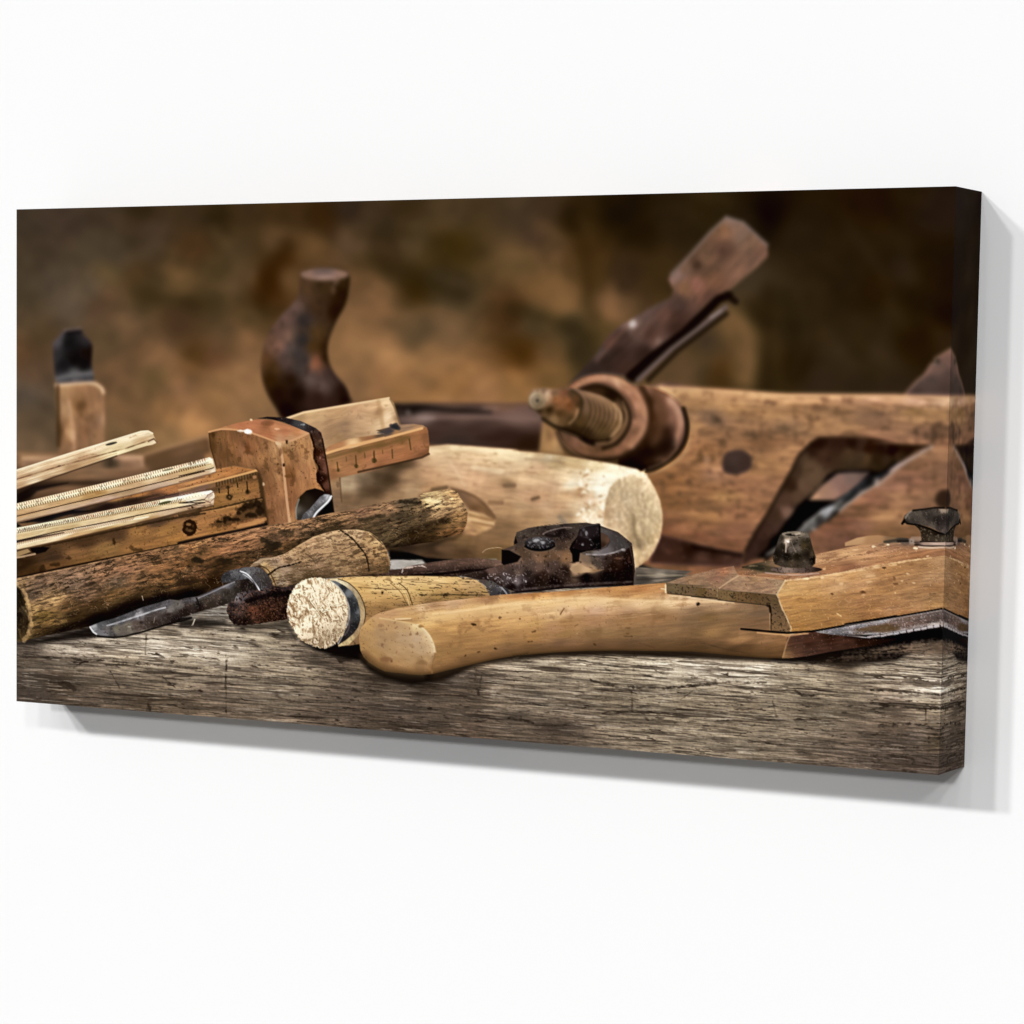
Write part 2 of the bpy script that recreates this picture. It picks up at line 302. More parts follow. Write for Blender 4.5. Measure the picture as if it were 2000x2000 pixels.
S(HPH, "d 720,600 712,700 690,790 560,930 465,1080 430,1230 430,1370 470,1500 540,1620 600,1700 760,1660 1085,1580 1092,1530 1060,1450 970,1340 928,1230 932,1110 990,960 1060,830 1085,720 1092,610 1040,560 900,548 770,560",
  """d 760,700,5c3c26 900,700,4a2e18 1050,750,301200 1060,680,40250e 850,850,4c2e1c 1000,880,2c0e02 680,850,6c5048 620,950,6c4e46 560,1020,6a4a40 500,1100,74503c 620,1060,82604f 560,1150,8a6250 750,950,3a302e 740,1100,35302e
700,1200,403838 650,1180,5c4c4c 450,1250,6a4224 500,1300,553216 620,1250,5c4444 850,1050,5a3a1c 820,1150,563412 900,1150,3c1c08 910,1230,301404 830,1280,a06848 840,1250,8a5438 720,1320,4a3e40 800,1400,66525a 900,1450,6c5456 950,1400,503a40
500,1400,3c1e06 560,1500,2a0e04 650,1400,2c1408 700,1500,1e0a06 620,1620,1c0804 850,1530,3a1c1c 980,1560,3c2024 1050,1560,200808 980,1380,40282c 1040,1470,2a1214 760,1250,3c3436""",
  soft=2.2, curve=True, p=3, eps=7, tex=[('p', 12, .4, '2c1608', .3, 53), ('g', 70, 18, 7, .06, 54)], rims=[(8, 0, '1c0a02', .6), (7, 200, '5a4030', .25)])
S(HPH, EL('d', 905, 603, 183, 48), "d 780,600,8a6c5c 900,580,7c6460 900,630,9a7c6c 1050,600,8e6e5c", soft=2, tex=[('g', 0, 20, 5, .05, 55)]); spots('d', "890,580,90,20,6e5854,.7 970,720,18,40,7c5c4a,.5 990,660,25,25,8a6a58,.5")

soften(1)
# ---- wooden plough plane on the right
BG = part('plough_plane'); BGW = part('plough_plane', 'wedge'); BGI = part('plough_plane', 'iron'); BGC = part('plough_plane', 'screw_collar'); BGS = part('plough_plane', 'adjusting_screw'); BGB = part('plough_plane', 'bolt_head')
S(BG, "n 740,785 840,670 1000,520 1100,370 1330,203 1400,150 1400,830 740,830", "n 900,720,553e3c 1100,600,5a4640 1200,420,745850 1300,300,7e5c50 1280,700,563e3c 1050,480,7a5a50 900,640,5e4a42 1300,550,5c443e",
  soft=1.8, tex=[('g', 60, 12, 8, .06, 61)]); line("n 750,790 900,620 1010,530 1090,400", 6, '8a6656', .85, 2.5); line("n 1140,330 1330,215", 6, '8e6a58', .85, 2.5); spots('n', "1140,380,25,14,75705c,.9 1175,360,16,28,241810,.9")
S(BG, "i 1040,1455 1120,1425 1210,1415 1300,1440 1400,1455 1400,1480 1040,1480", "i 1100,1440,8c6a58 1200,1430,6a4a3c 1330,1445,7c5a48", soft=2, curve=True)
S(BG, "j 1230,260 1400,270 1932,290 l 900,338 1932,345 n 800,793 1300,805 1400,806 1400,1932 o 1400,1500 m 0,600 -400,520 j 1180,1932 1180,400", """j 1500,300,d6a876 1700,330,d0a06e 1900,330,c89868 l 300,330,c8966a 600,345,d2a070 1000,370,dca678 1500,380,d8a278 1850,390,c8966e n 400,830,dca684 900,860,d8a68a 1200,880,d0a684
j 1750,450,a87c50 1850,520,8a6a50 1750,640,b08456 1900,700,a47850 1700,800,b07e54 1500,1150,94663a 1700,1100,9c6e42 1500,1350,8e6238 1850,1250,a07046 1550,1600,8e6040 1800,1500,a8784a 1450,1640,845434 1750,1680,8c5a3c
l 100,450,b88e5e 400,480,b48858 700,520,b28658 1000,480,b08558 1400,500,a07850 1750,520,8a6a50 200,600,86664e 600,640,9c7450 900,640,9a7654 1200,620,b08458 1500,660,a47c54 1800,720,a87c5c 100,850,9c6e44 700,800,8e6440 900,850,b08258 600,1000,b48656
200,1100,b08260 500,1200,a0704e 300,1300,b28654 700,1250,a47652 150,1500,a87a4c 450,1450,a0704c 300,1650,96684a 80,1600,946642 500,1600,9c6c4c 300,1750,8a5a3c 1900,1200,a2745a 1700,1400,a07050 1400,1550,84563c 1800,1500,ac8058 1500,1700,7c5240 1850,1650,906840
n 400,950,a87c52 900,1000,a07a48 1200,1000,b88c5c 400,1100,9c7456 900,1080,b0865c 700,1200,a47a58 400,1300,b4825e 900,1350,ac7e5c 1100,1300,7a5844 1230,1350,946848 1200,1500,a87c58 900,1650,8c6446 1200,1750,90684c 800,1850,94684e
o 300,150,9c6c50 700,150,a87c58 1000,150,8e684a 500,350,b08458 800,400,98704a 200,500,8c624c 500,560,8a6440 1000,300,7c5a44""",
  soft=1.5, p=3.2, eps=7, ang=2, ratio=2.2, tex=[('g', 2, 60, 5, .12, 62), ('g', 2, 22, 3, .11, 63), ('c', 2, 44, 4, .3, '5a3c24', .6, 64, .5), ('c', 2, 20, 6, .5, '4a3020', .6, 74), ('p', 16, .42, '5e4028', .5, 65), ('c', 2, 40, 4, .45, 'd8a878', .35, 69, .5)])
line("j 1400,275 1932,300 l 900,345 1932,352 n 800,800 1310,812", 7, 'e0b080', .75, 3)
for q, w, al in (("l 100,560 350,600", 9, .6), ("l 240,570 290,620", 9, .6), ("l 520,720 760,740", 12, .65), ("l 430,570 700,620", 6, .35), ("l 830,640 900,680", 9, .4), ("l 590,860 670,860", 8, .6), ("l 420,1310 440,1350", 8, .55), ("l 1650,480 1800,500", 8, .4), ("l 1250,690 1380,680", 6, .3),
                 ("l 500,1170 750,1290", 10, .3), ("l 100,1380 700,1420", 4, .3), ("l 560,1430 620,1430", 5, .5), ("l 230,1680 350,1720", 8, .35), ("n 280,1010 480,1040", 6, .4), ("n 640,930 1290,950", 4, .5), ("n 480,1210 600,1240", 6, .5), ("n 900,1240 900,1280", 6, .5),
                 ("n 640,1830 830,1840", 6, .55), ("n 980,1810 1000,1840", 7, .55), ("n 560,1080 830,1100", 4, .45), ("l 1290,1540 1500,1570", 4, .5)):
    line(q, w*.9, '4a3424', al*.85, 5, curve=True, wob=5, brk=.9)
line("l 80,930 130,860 190,890 210,1000", 11, '4c3418', .6, 4.5, curve=True, wob=4, brk=1); line("l 20,990 100,960", 9, '4c3418', .6, 4, wob=3); spots('l', "150,960,30,40,a07a60,.6")
S(BG, "j 1380,1660 1500,1690 1932,1800 l 490,1840 470,1960 m 450,520 0,500 k 1300,480 1310,420", "j 1450,1740,452426 1700,1800,2c100e l 200,1800,32141a 400,1880,40201e m 100,440,5a3638 300,450,4a282a 400,480,5c3a34 k 1500,380,4a262c", soft=2, tex=[('p', 8, .3, '7a5048', .4, 66), ('g', 8, 24, 4, .12, 67)])
dark("l 0,1760 490,1845 490,1875 0,1800", '160606', .8, 2.5)
for q, w, al in (("n 1110,1210 1130,1290 1105,1370", 10, .55), ("n 1020,1270 1030,1330", 7, .4), ("n 1150,1190 1290,1185", 7, .4), ("n 1230,1290 1225,1390", 8, .4), ("n 890,1230 910,1280", 7, .5)): line(q, w, '4a3020', al, 2, curve=True)
# throat and blade
S(BG, "l 1130,790 1200,745 1400,740 1700,755 1932,790 n 350,1385 700,1405 1110,1420 l 2120,870 1932,1010 1400,1440 1120,1640 850,1850 m 560,460 500,500 l 480,1932 510,1800 600,1620 700,1480 830,1240 940,1060 1020,900",
  """l 1200,800,2c100a 1400,800,3c1c14 1600,820,44261c 1800,850,2c100a 1250,900,4a2a1e 1500,900,543824 1650,940,583c24 1850,960,40281a 1000,1050,4a3022 1100,1050,664a34 1150,1100,6a4e38 950,1200,3c2014 1050,1200,6c4e3a 900,1350,5a3a2c
1000,1300,604230 800,1480,4c2e22 900,1450,7a5a4a 700,1650,4a2a22 830,1600,50322a 600,1800,422620 700,1780,3a2018 560,1900,442620 1050,1450,060202 950,1600,080404 800,1750,080404 1300,1380,080406 700,1880,060404
n 100,1400,2c100a 300,1450,331006 600,1480,200200 800,1460,2c1006 200,1560,4a3222 400,1600,352010 700,1560,3a2210 100,1650,44301e 400,1700,382412 600,1650,30200e""",
  soft=2, p=4.2, eps=4, tex=[('p', 12, .4, '5c4030', .35, 68), ('p', 9, .45, '220a06', .4, 69)])
line("l 1150,800 1020,920 940,1080 700,1500 510,1820", 6, '1e0c06', .65, 3, curve=True)
dark("l 1740,1070 1680,1055 1380,1060 1290,1100 1180,1250 1050,1350 850,1600 680,1830 700,1932 900,1700 1130,1640 1380,1450 1932,1010 1932,970 1800,1075", '070304', .95, 3)
S(BG, "l 1380,1085 1500,1075 1690,1075 1600,1170 1480,1270 1350,1342 1105,1340 1230,1200", "l 1250,1250,9c7860 1400,1150,8c6c60 1350,1290,a07a66 1500,1130,7c646c 1650,1090,6a5458 1450,1250,8a6868 1150,1325,b88c6c", soft=2)
S(BGI, "l 1932,1000 n 1105,1420 970,1480 l 1932,1035 1380,1450 1150,1620 960,1760 700,1872 700,1850 980,1640 1100,1530 1230,1420 1340,1370 1690,1110 1840,1075", """l 1932,1030,b09894 n 900,1530,9a8680 l 1800,1110,2a2a30 1600,1200,32343a 1450,1300,3c4044 1700,1170,22201e 1750,1170,8a807c 1600,1270,94887e 1450,1385,8a8078
1250,1440,8a888a 1300,1430,a4a2a4 1150,1530,6c6a66 1200,1530,3c3834 1050,1600,78746e 1080,1640,54504c 740,1850,7c7468 900,1740,3a3634 1350,1460,4c4844 1400,1400,66645e 1540,1230,2c2c34""",
  soft=1.5, p=4, eps=3, tex=[('g', -37, 20, 3, .08, 70)])
dark("l 1700,1110 1932,1000 n 980,1450 820,1530 300,1890 l 1690,1180 1440,1380 1380,1420 1440,1340 1640,1190", '0a0808', .7, 2.5)
line("n 1100,1428 700,1680 400,1932 l 1760,1180 1560,1310 1390,1450", 5, 'a29288', .95, 1.3, w2=3.5); line("l 1250,1440 1350,1420", 8, '9c9a9a', .6, 4); line("l 1380,1445 1290,1530", 5, '141010', .8, 2); line("l 1060,1560 1230,1450", 4, '9c9890', .6, 2); spots('l', "1160,1615,26,14,b8aca4,.8")
S(BGB, "l 325,900 435,868 540,900 570,970 545,1050 430,1095 320,1075 298,1000", "l 400,960,513a38 500,1000,4a3236 350,1050,45302e", soft=2.2, curve=True, rims=[(6, None, '3a2420', .6)])
S(BG, EL('o', 1262, 165, 125, 122), "o 1180,150,44291e 1240,100,3c2218 1240,220,3e261a", soft=2, tex=[('g', 0, 30, 5, .12, 72)])
# wedge standing up
S(BGW, "i 420,1440 600,1250 740,1060 850,975 905,945 1030,860 1200,775 1220,725 1180,640 1205,595 1350,450 1500,275 1615,165 1750,205 1850,300 1935,375 1935,470 1860,545 1640,725 1560,770 1300,1010 900,1375 700,1345 520,1400",
  """i 1650,200,8a6c5c 1600,260,8c6446 1800,350,80604a 1600,420,6a4838 1900,440,7c5846 1850,520,7c5a48 1450,500,7e5c44 1750,300,886a58 1700,560,84604a 1400,520,5e4030 1450,560,6a4a38 1300,550,7c5c48 1250,610,8a6c62 1300,700,8c6446 1500,640,80583e
1400,680,946450 1500,780,6e483a 1250,820,5c4038 1100,830,60483e 1250,930,50302c 1150,900,6a4640 1000,900,6a504a 900,975,8c7470 950,1050,6a4c4c 850,1080,503438 1050,1060,5c3a38 1100,1110,70504c 1000,1200,3c2428 800,1200,40282c 700,1250,3c2628 600,1320,402c2a
720,1100,644040 660,1200,5a4640 850,1320,4a2c2c 480,1400,4a3830 1250,1000,452828""", soft=2.2, p=3.6, tex=[('g', -50, 40, 6, .09, 73), ('p', 12, .5, '44302a', .3, 74)])
line("i 1205,600 1350,450 1500,280 1620,175", 7, '74645c', .7, 3); line("i 1620,170 1750,210 1930,380", 6, '7a6a66', .7, 3); line("i 640,1260 900,960", 5, '7c5450', .6, 2.5); spots('i', "912,978,30,34,b4a8a0,.95 1105,1110,24,28,7e625e,.8 1590,430,34,26,5a3a30,.6 1400,530,30,30,4a2c20,.6")
line("i 1640,760 1560,790 1300,1050 1080,1220 900,1380", 15, '140602', .95, 2.5, w2=22); line("i 1620,755 1690,810", 12, '1c0e08', .9, 2.5)
line("i 1615,850 1400,1020 1200,1170 950,1400", 10, '6c5a58', .95, 2.5); line("i 1580,880 1500,930", 7, '8a7c7c', .8, 2.5); line("i 1620,900 1420,1050 1250,1180 1030,1400", 10, '241408', .8, 3)
soften(1)
# collar
S(BGC, "j 1300,330 1420,330 1560,410 1655,500 1695,650 1660,820 1560,950 1420,1050 1270,1095 1180,1060", "j 1600,450,b08a60 1690,600,9a8060 1680,750,a8865c 1600,900,a07850 1400,1060,b08c60 1300,1080,8c6a48", soft=1.6, curve=True)
S(BGC, "j 1120,330 1240,270 1400,302 1520,370 1610,470 1648,620 1630,780 1540,910 1400,1010 1245,1072 1150,1050 1000,990", """j 1300,300,8c6c60 1400,340,84604e 1500,400,a0847c 1570,500,8c7070 1600,600,8a6a64 1590,700,76544c 1400,450,7c5844 1300,400,4c2a14 1450,550,704c38 1500,560,8a6a5e
1350,700,54301a 1450,700,3c1a10 1300,850,2a0c04 1450,850,3c1c14 1560,800,6c4c48 1400,960,7c5844 1300,1000,3c1a10 1200,1020,1c0600 1500,900,5c3c30 1100,980,1a0602 1320,560,5c341a""", soft=1.6, curve=True, p=2.8, eps=8, rims=[(5, 0, '2a1408', .8)])
line("j 1500,390 1570,500 1590,640 1540,800", 13, 'a58a7c', .6, 6, curve=True); line("j 1330,320 1400,420 1420,560 1390,700 1330,820", 16, '6e4c36', .5, 8, curve=True)
line("j 1240,900 1380,880 1480,800", 24, '1c0a04', .6, 10, curve=True); line("j 1100,980 1250,1030 1400,990", 10, '160804', .6, 4, curve=True); line("j 1620,470 1655,620 1635,780 1545,915 1400,1020 1260,1080", 7, '1e0e06', .85, 2, curve=True); line("j 1290,1040 1450,970 1560,850", 5, '8c6c58', .6, 2.5, curve=True); line("j 1250,1090 1400,1060 1600,930 1680,780", 4, 'b89468', .7, 2, curve=True)
line("j 1230,290 1290,420 1300,560 1260,700 1220,830", 12, '42200c', .7, 4, curve=True)
S(BGC, EL('j', 850, 557, 445, 412, 12), """j 600,260,8a6450 750,190,8c6656 900,170,8a6a5e 1050,190,927254 1150,250,7c543e 1000,230,a08478 1100,330,987666 1200,350,946c5a 1220,500,8e6c58 1260,600,7c5c4c 1190,600,967464 1200,700,80604c 1100,800,866652
1180,800,745040 1000,880,7c5a44 1100,920,6a4630 900,900,7a583c 900,950,4c2c18 700,880,7e5c40 750,940,5a3a22 600,800,866456 500,720,745848 450,750,6a4e42 480,820,5a3c28 600,900,6c4a34 1250,380,74503c 1180,450,9c7a6c 700,250,7a5a48 700,820,80604c""",
  soft=1.6, p=2.8, eps=7, rims=[(9, -70, '2c1408', .75), (6, 10, '5c3a24', .6), (6, 150, '6a4a38', .4)], tex=[('g', 60, 14, 6, .06, 76)])
line("j 470,700 480,560", 1, '5c3a24', 0); line("j 560,330 700,215 900,185 1080,230 1210,360 1262,520 1240,680 1130,830", 13, 'b0917e', .45, 7, curve=True)
line("j 450,740 560,850 720,905 900,905 1040,850 1150,750", 12, '94705a', .45, 6, curve=True); line("j 430,700 500,850 640,935 850,975 1050,950 1180,880", 8, '351c10', .6, 4, curve=True); line("j 620,300 800,245 960,280 1100,400 1150,560", 8, '5a3c2c', .5, 4, curve=True)
S(BGC, EL('j', 830, 550, 290, 282, 20), "j 800,290,4c2e1c 950,350,2c1608 1050,400,6a4c38 1100,560,5c4430 1050,700,54381e 900,800,3a2010 750,840,1e0c04 650,760,140804 1080,480,8a6c56 950,820,6c4e34", soft=1.8, p=3.5)
line("j 640,300 800,260 950,310 1060,410 1110,540 1090,660 1000,790 860,850", 7, '2a1408', .8, 2, curve=True); line("j 1040,420 1085,560 1040,690 930,790 800,810", 9, '8a6e54', .75, 2.5, curve=True); line("j 1020,400 1060,540 1010,680 900,780", 4, '241408', .6, 2, curve=True)
S(BGS, "j 290,560 420,300 560,285 700,310 850,355 960,420 1030,520 1030,620 980,700 900,755 760,765 640,745 520,700 400,655 320,610", """j 650,330,8e7a6c 750,340,a08c7a 850,380,a89480 950,450,b09c80 1010,540,b8a488 1000,640,8c7450 700,450,7c6654 800,500,80684e 900,550,7c6650 750,600,6a543c 850,650,5c4628 650,600,5e4628 900,720,6a5636
700,700,2c180a 600,680,3c2814 500,650,4a3420 400,610,6a5034 350,600,7c6040 450,560,5c4426 640,420,6a5040""", soft=1.4, p=3.5, eps=4, curve=True)
for k in range(8):
    x0 = 655+k*43; S(None, R("j %d,%d %d,%d %d,%d %d,%d %d,%d %d,%d" % (x0, 310+k*14, x0+90, 420+k*10, x0+85, 560+k*8, x0-20, 735+k*2, x0+70, 560+k*8, x0+75, 425+k*10)), '38240f', soft=1.3, alpha=.6, curve=True)
    line("j %d,%d %d,%d %d,%d %d,%d" % (x0+16, 315+k*14, x0+108, 425+k*10, x0+103, 560+k*8, x0, 733+k*2), 2.4, 'a48a6c', .45, 1.4, curve=True)
line("j 960,430 1028,530 1020,640 930,745", 5, 'c0ac8c', .7, 1.6, curve=True)
for q, w, c, al in (("j 420,640 600,700 760,750 900,745", 14, '3a2412', .45), ("j 640,330 800,370 950,450", 8, 'b89c7c', .3)): line(q, w, c, al, 6, curve=True)
sy_, sx_ = crop(R("j 280,270 1060,770"), 3); mk = (pid[sy_, sx_] == BGS)[..., None]; img[sy_, sx_] = np.where(mk, img[sy_, sx_]*np.array([.97, .87, .76], np.float32), img[sy_, sx_])
S(BGS, "j 152,400 170,325 215,288 300,283 450,290 570,300 640,350 660,420 640,520 560,610 470,650 400,640 300,570 230,500 165,465", """j 300,300,a08468 400,320,7c5c40 380,310,a88464 500,330,88583a 560,340,5c4028 600,400,6a4024 520,400,9a6438 420,390,a0683a 550,450,845028 450,450,8c5c36 600,500,7c5634 340,380,b89470 330,340,c4a488
330,440,8c6a48 250,490,3c2412 350,480,3a1e08 450,520,5c3c1c 400,570,8a6a44 500,560,6c4c2c 550,580,54381c 300,540,6c4e30 640,430,4a301a""", soft=1.4, curve=True, p=3.6, eps=4, tex=[('p', 6, .3, '5a3418', .45, 79)])
line("j 560,300 640,350 665,430 640,530 570,610", 4, '30200e', .7, 1.5, curve=True); line("j 620,480 600,560 540,620", 4, 'c8a070', .6, 1.5, curve=True); line("j 290,570 400,640 560,690 700,750", 5, '1a0c04', .85, 2, curve=True)
S(BGS, EL('j', 238, 400, 82, 85), "j 200,350,c0ac90 240,390,8a7660 280,340,a8906c 200,430,9c8a70 280,450,8a7454 240,470,7a6444", soft=1.2, rims=[(4, None, '9c866c', .5)]); line(EL('j', 238, 400, 45, 48)[:34], 2.2, '5c4a36', .6, .9); spots('j', "240,400,16,14,14100c,.95 305,300,30,10,5c4434,.5")

soften(1)
# ---- wooden mallet
ML = part('wooden_mallet'); MLE = part('wooden_mallet', 'end_face'); MLH = part('wooden_mallet', 'handle')
S(ML, "e 1380,1000 1530,880 g 0,830 300,700 660,590 840,570 1000,580 1500,620 j 0,870 300,895 600,935 900,985 1180,1045 1280,1120 1340,1220 1390,1330 1415,1450 1418,1560 1395,1700 1340,1820 1280,1900 k 1180,515 1140,650 900,600 g 1350,1700 1300,1650 900,1660 640,1640 380,1560 250,1500 e 1470,1220 1440,1150",
  """e 1600,950,b09878 1750,900,a89070 1900,880,6c523c 1600,1100,86684a 1800,1100,8e7050 g 50,900,9c8468 200,800,7a5e44 350,740,4a321e 280,900,5c4028 150,1020,6e5036 450,700,5a3e28 450,850,a88662 600,700,d0a880 700,620,e8c498 900,600,e0be92 1200,620,f4d0a0 1400,640,f8d8a8 1600,660,f4d4a4
1800,700,d0b898 1100,700,e8be92 800,760,d8b088 700,850,c89c74 950,800,dcb088 1100,900,d8a880 1400,800,d8b48c 1700,800,c8a07c 1400,950,9c7c58 1300,1000,c89c74 1600,1050,d0a47c 1850,950,c09a78 500,1000,b0906c 350,1100,9c7c58 700,1000,c09468 1200,1100,b89068 1400,1180,b08a62
1600,1250,a8845e 1800,1150,c4a07c 1400,1350,8c6c48 1200,1400,8a6a46 1000,1480,84643e 1200,1550,7c5c3a 800,1550,6a4c34 600,1520,644832 1000,1600,5c3e28 700,1600,4a3020 1300,1600,74562f 1250,1450,8e6c48 450,1550,54382a
j 100,900,f0d0a4 400,980,b09468 250,920,c8a880 600,970,d0b080 800,1010,f4d8a8 1000,1050,fff0c8 1150,1080,fff0d0 100,1150,e8bc90 300,1100,dcb488 500,1150,f0c898 550,1180,fff0d0 700,1170,f8d8b0 850,1150,fff4d4 800,1230,fff8dc 750,1330,e8c09c 850,1310,fff4d4
650,1270,c09468 500,1300,d8ac80 300,1300,cca078 200,1320,a88060 100,1400,c09c74 400,1400,c89c74 650,1420,e8c8a0 780,1450,e4c49c 500,1500,a88a68 200,1500,b08a60 700,1520,e0c09c 800,1540,f0d8b8""",
  soft=1.6, p=3.4, eps=7, ang=3, ratio=1.5, tex=[('g', 3, 40, 5, .06, 81), ('g', 4, 20, 3, .06, 82), ('c', 4, 34, 3, .45, '94704a', .45, 92, .5), ('g', 105, 60, 9, .025, 83), ('c', 5, 18, 4, .62, '8a6844', .5, 84)])
for q, w, al, c in (("g 1380,960 1470,960", 8, .7, '7c6044'), ("g 1640,1090 1700,1070", 6, .7, '5c482c'), ("g 1240,1120 1350,1120", 9, .5, '7a5a3c'), ("g 700,1000 830,980", 8, .8, '6a5234'), ("g 580,1060 680,1020", 8, .55, '7a5e40'), ("g 1130,760 1380,790", 5, .4, 'b08a64'),
                    ("j 130,950 450,970", 6, .5, 'a0886c'), ("j 500,1000 750,1060", 6, .4, 'b89468'), ("g 880,600 1500,650", 8, .5, 'fce0b0'), ("g 1080,790 1350,830", 9, .4, 'f8dab0'), ("j 450,1500 500,1560", 9, .5, '7c7468'), ("g 1300,1300 1560,1320", 4, .4, '9a7650'), ("g 860,720 1000,960", 5, .25, 'f0d0a8')):
    line(q, w, c, al, 2.5, curve=True)
rs = np.random.RandomState(5)
for k in range(90):      # bruised, splintered rim beside the end face
    q = np.array([1000+(640+rs.rand()*260)/4.83, 700+(1060+rs.rand()*480)/4.83]); v = (rs.rand(2)-.5)*np.array([16, 10]); line(np.array([q, q+v]), 2+3*rs.rand(), ['fff6da', 'fffbe6', 'e8c49c', 'a8805c', 'ffeecb'][k % 5], .75, 1.2)
S(MLE, "j 1180,1048 1280,1120 1340,1220 1390,1330 1415,1450 1418,1560 1395,1700 1340,1820 1280,1900 1180,1975 1155,1900 1140,1780 1080,1700 1000,1640 870,1590 860,1500 880,1350 920,1220 1000,1140 1100,1100",
  """j 1100,1150,cdbb98 1200,1170,b8a482 1050,1200,b4a484 1280,1180,f0dcb8 1200,1090,fff0cc 1300,1200,dcc49c 960,1250,b0a080 1000,1400,b8a484 1100,1350,b8a88c 1200,1300,b0a080 1300,1350,bcac88 1370,1350,dcc4a0 1000,1500,b8a68a 900,1450,a89070 1150,1450,a89878 1250,1480,b4a484
1350,1500,c0b08c 1150,1560,8a7c5c 1200,1600,bcaa88 1300,1600,b4a482 1390,1600,cab48a 1150,1700,8a7a5a 1200,1750,786a50 1280,1700,a89870 1370,1700,b49c74 1180,1850,c0a880 1300,1820,b8a07c 1240,1900,b49c78 1050,1600,b8a484 950,1560,b8a080 1000,1640,c4ac88""",
  soft=1.3, p=3.4, eps=5, curve=False, tex=[('g', 88, 18, 5, .11, 86), ('g', 0, 5, 5, .13, 87), ('p', 5, .4, 'f0e0c0', .6, 88), ('p', 9, .5, '8c7c60', .4, 89)], rims=[(4, 20, 'e4cca0', .6), (3, 80, 'f0d8b0', .6)], wob=.8)
line("j 1145,1480 1150,1600 1190,1780", 6, '6c5e42', .6, 2.5, curve=True); line("j 1230,1560 1250,1700 1220,1800", 6, '84745a', .5, 2.5, curve=True)
for k in range(24):
    t = k/23; q = np.array([1000+(1010+t*280)/4.83, 700+(1090+max(0, t-.4)*90-60*math.sin(t*2.4)+30)/4.83])+rs.randn(2)*2; line(np.array([q, q+rs.randn(2)*4]), 2.5, ['fff8e0', 'fff0cc'][k % 2], .8, 1.1)
S(None, "j 1180,1060 1280,1130 1340,1230 1390,1340 1412,1450 1415,1560 1392,1690 1335,1810 1200,1930 1160,1880 1140,1780 1080,1700 880,1580 880,1500 890,1350 930,1220 1000,1145", 'e2d0b0', soft=3, alpha=.2)
S(None, "j 1180,1060 1280,1130 1340,1230 1390,1340 1412,1450 1415,1560 1392,1690 1335,1810 1200,1930 1160,1880 1140,1780 1080,1700 880,1580 880,1500 890,1350 930,1220 1000,1145", 'f6e8cc', soft=3, alpha=0)
# socket of the handle
S(ML, "g 870,985 980,1005 1100,1060 1200,1140 1290,1260 1280,1290 1180,1220 1050,1190 980,1110", "g 1000,1060,8a684a 1100,1100,96704c 1200,1200,84603c 1100,1180,7a5634 1260,1260,8a6640", soft=2, curve=False, tex=[('g', 35, 20, 4, .08, 90)])
line("g 870,985 1060,1040 1190,1130 1290,1260", 4, '6e4e30', .6, 2, curve=True)
S(ML, "g 1030,1200 1180,1230 1290,1290 1280,1350 1200,1390 1100,1430 980,1420 1010,1300", "g 1100,1250,c8a070 1200,1290,c09868 1150,1330,c09462 1050,1400,b88c60 1250,1350,c49c70", soft=2.5, tex=[('g', 12, 22, 4, .14, 91)])
line("g 1050,1240 1270,1290", 5, '8a643c', .6, 1.5); line("g 1070,1300 1270,1345", 5, '8a643c', .6, 1.5); line("g 1040,1280 1270,1320", 4, 'dcb488', .7, 1.5)
dark("g 560,1470 800,1480 1000,1400 900,1480 700,1500", '3a1e0c', .5, 5)

soften(1)
# ---- folding rulers, gauge, left side
MG = part('mortise_gauge'); MGT = part('mortise_gauge', 'stem'); MGK = part('mortise_gauge', 'strap'); MGS = part('mortise_gauge', 'thumb_screw')
# pale block and right hand stems
S(MGT, "d 600,1690 740,1640 1280,1550 1390,1532 1425,1575 1475,1755 1300,1860 900,1920 760,1800", """d 700,1680,a8865f 800,1640,d0a878 850,1700,b8946c 1000,1650,bc946a 950,1750,a88460 1150,1620,c89c74 1200,1700,c8a078 1280,1620,d8ac80 1050,1750,a08060 1370,1580,e4bc90 1380,1680,e8c49c 1420,1720,d8b088 1330,1750,d0ac84
1310,1640,a88058 1150,1800,b4906a 1000,1850,a8845c 1450,1700,9c7c58""", soft=1.8, tex=[('g', -12, 30, 8, .06, 101), ('p', 13, .4, '9a7c5c', .35, 102)])
line("d 620,1690 750,1645 1390,1538", 4, 'e4c094', .75, 1.8); line("d 1400,1545 1430,1600 1475,1740", 4, '8a6c48', .7, 1.8); line("d 1310,1560 1350,1790", 8, 'b0895c', .4, 3)
S(MGT, "e 1380,650 1400,590 1600,520 1932,470 g 170,440 380,385 520,378 610,390 650,420 600,440 0,590 e 1900,560", "e 1500,570,b48054 1650,540,dcb080 1800,510,a8764c g 50,480,a87848 200,460,6a5440 300,440,54484a 450,410,9c7c60 580,410,a8805a 350,470,b48452", soft=1.5, tex=[('g', -13, 30, 4, .08, 103)])
spots('g', "260,455,80,16,4c444a,.7,-8 350,400,30,30,2c2c34,.8"); line("g 310,395 380,420", 7, '30303a', .8, 2.5)
S(MGT, "e 1385,680 1932,520 g 0,580 300,510 600,420 640,405 658,440 670,560 665,660 600,690 0,835 e 1932,800 1700,845 1510,885 1530,1110 1470,1210 1430,1040", """e 1450,680,9a7448 1700,620,8a6438 1500,760,ac7a4c 1700,720,a87446 1850,680,ac7448 1450,850,96663e 1600,820,a8764c 1800,780,ac7850 1480,950,9c7c58 1500,1050,8a6c50 1450,1130,84684c g 50,600,9a7240 200,570,8c6636 400,520,8e6838 100,700,a87048 250,680,a87048 400,620,ac7448
550,500,a87446 600,600,ac744c 450,680,a46c42 200,780,98643c 620,660,8a5834 640,500,90603a""", soft=1.4, tex=[('g', -14, 30, 4, .07, 104), ('p', 9, .5, '7a5028', .4, 105)])
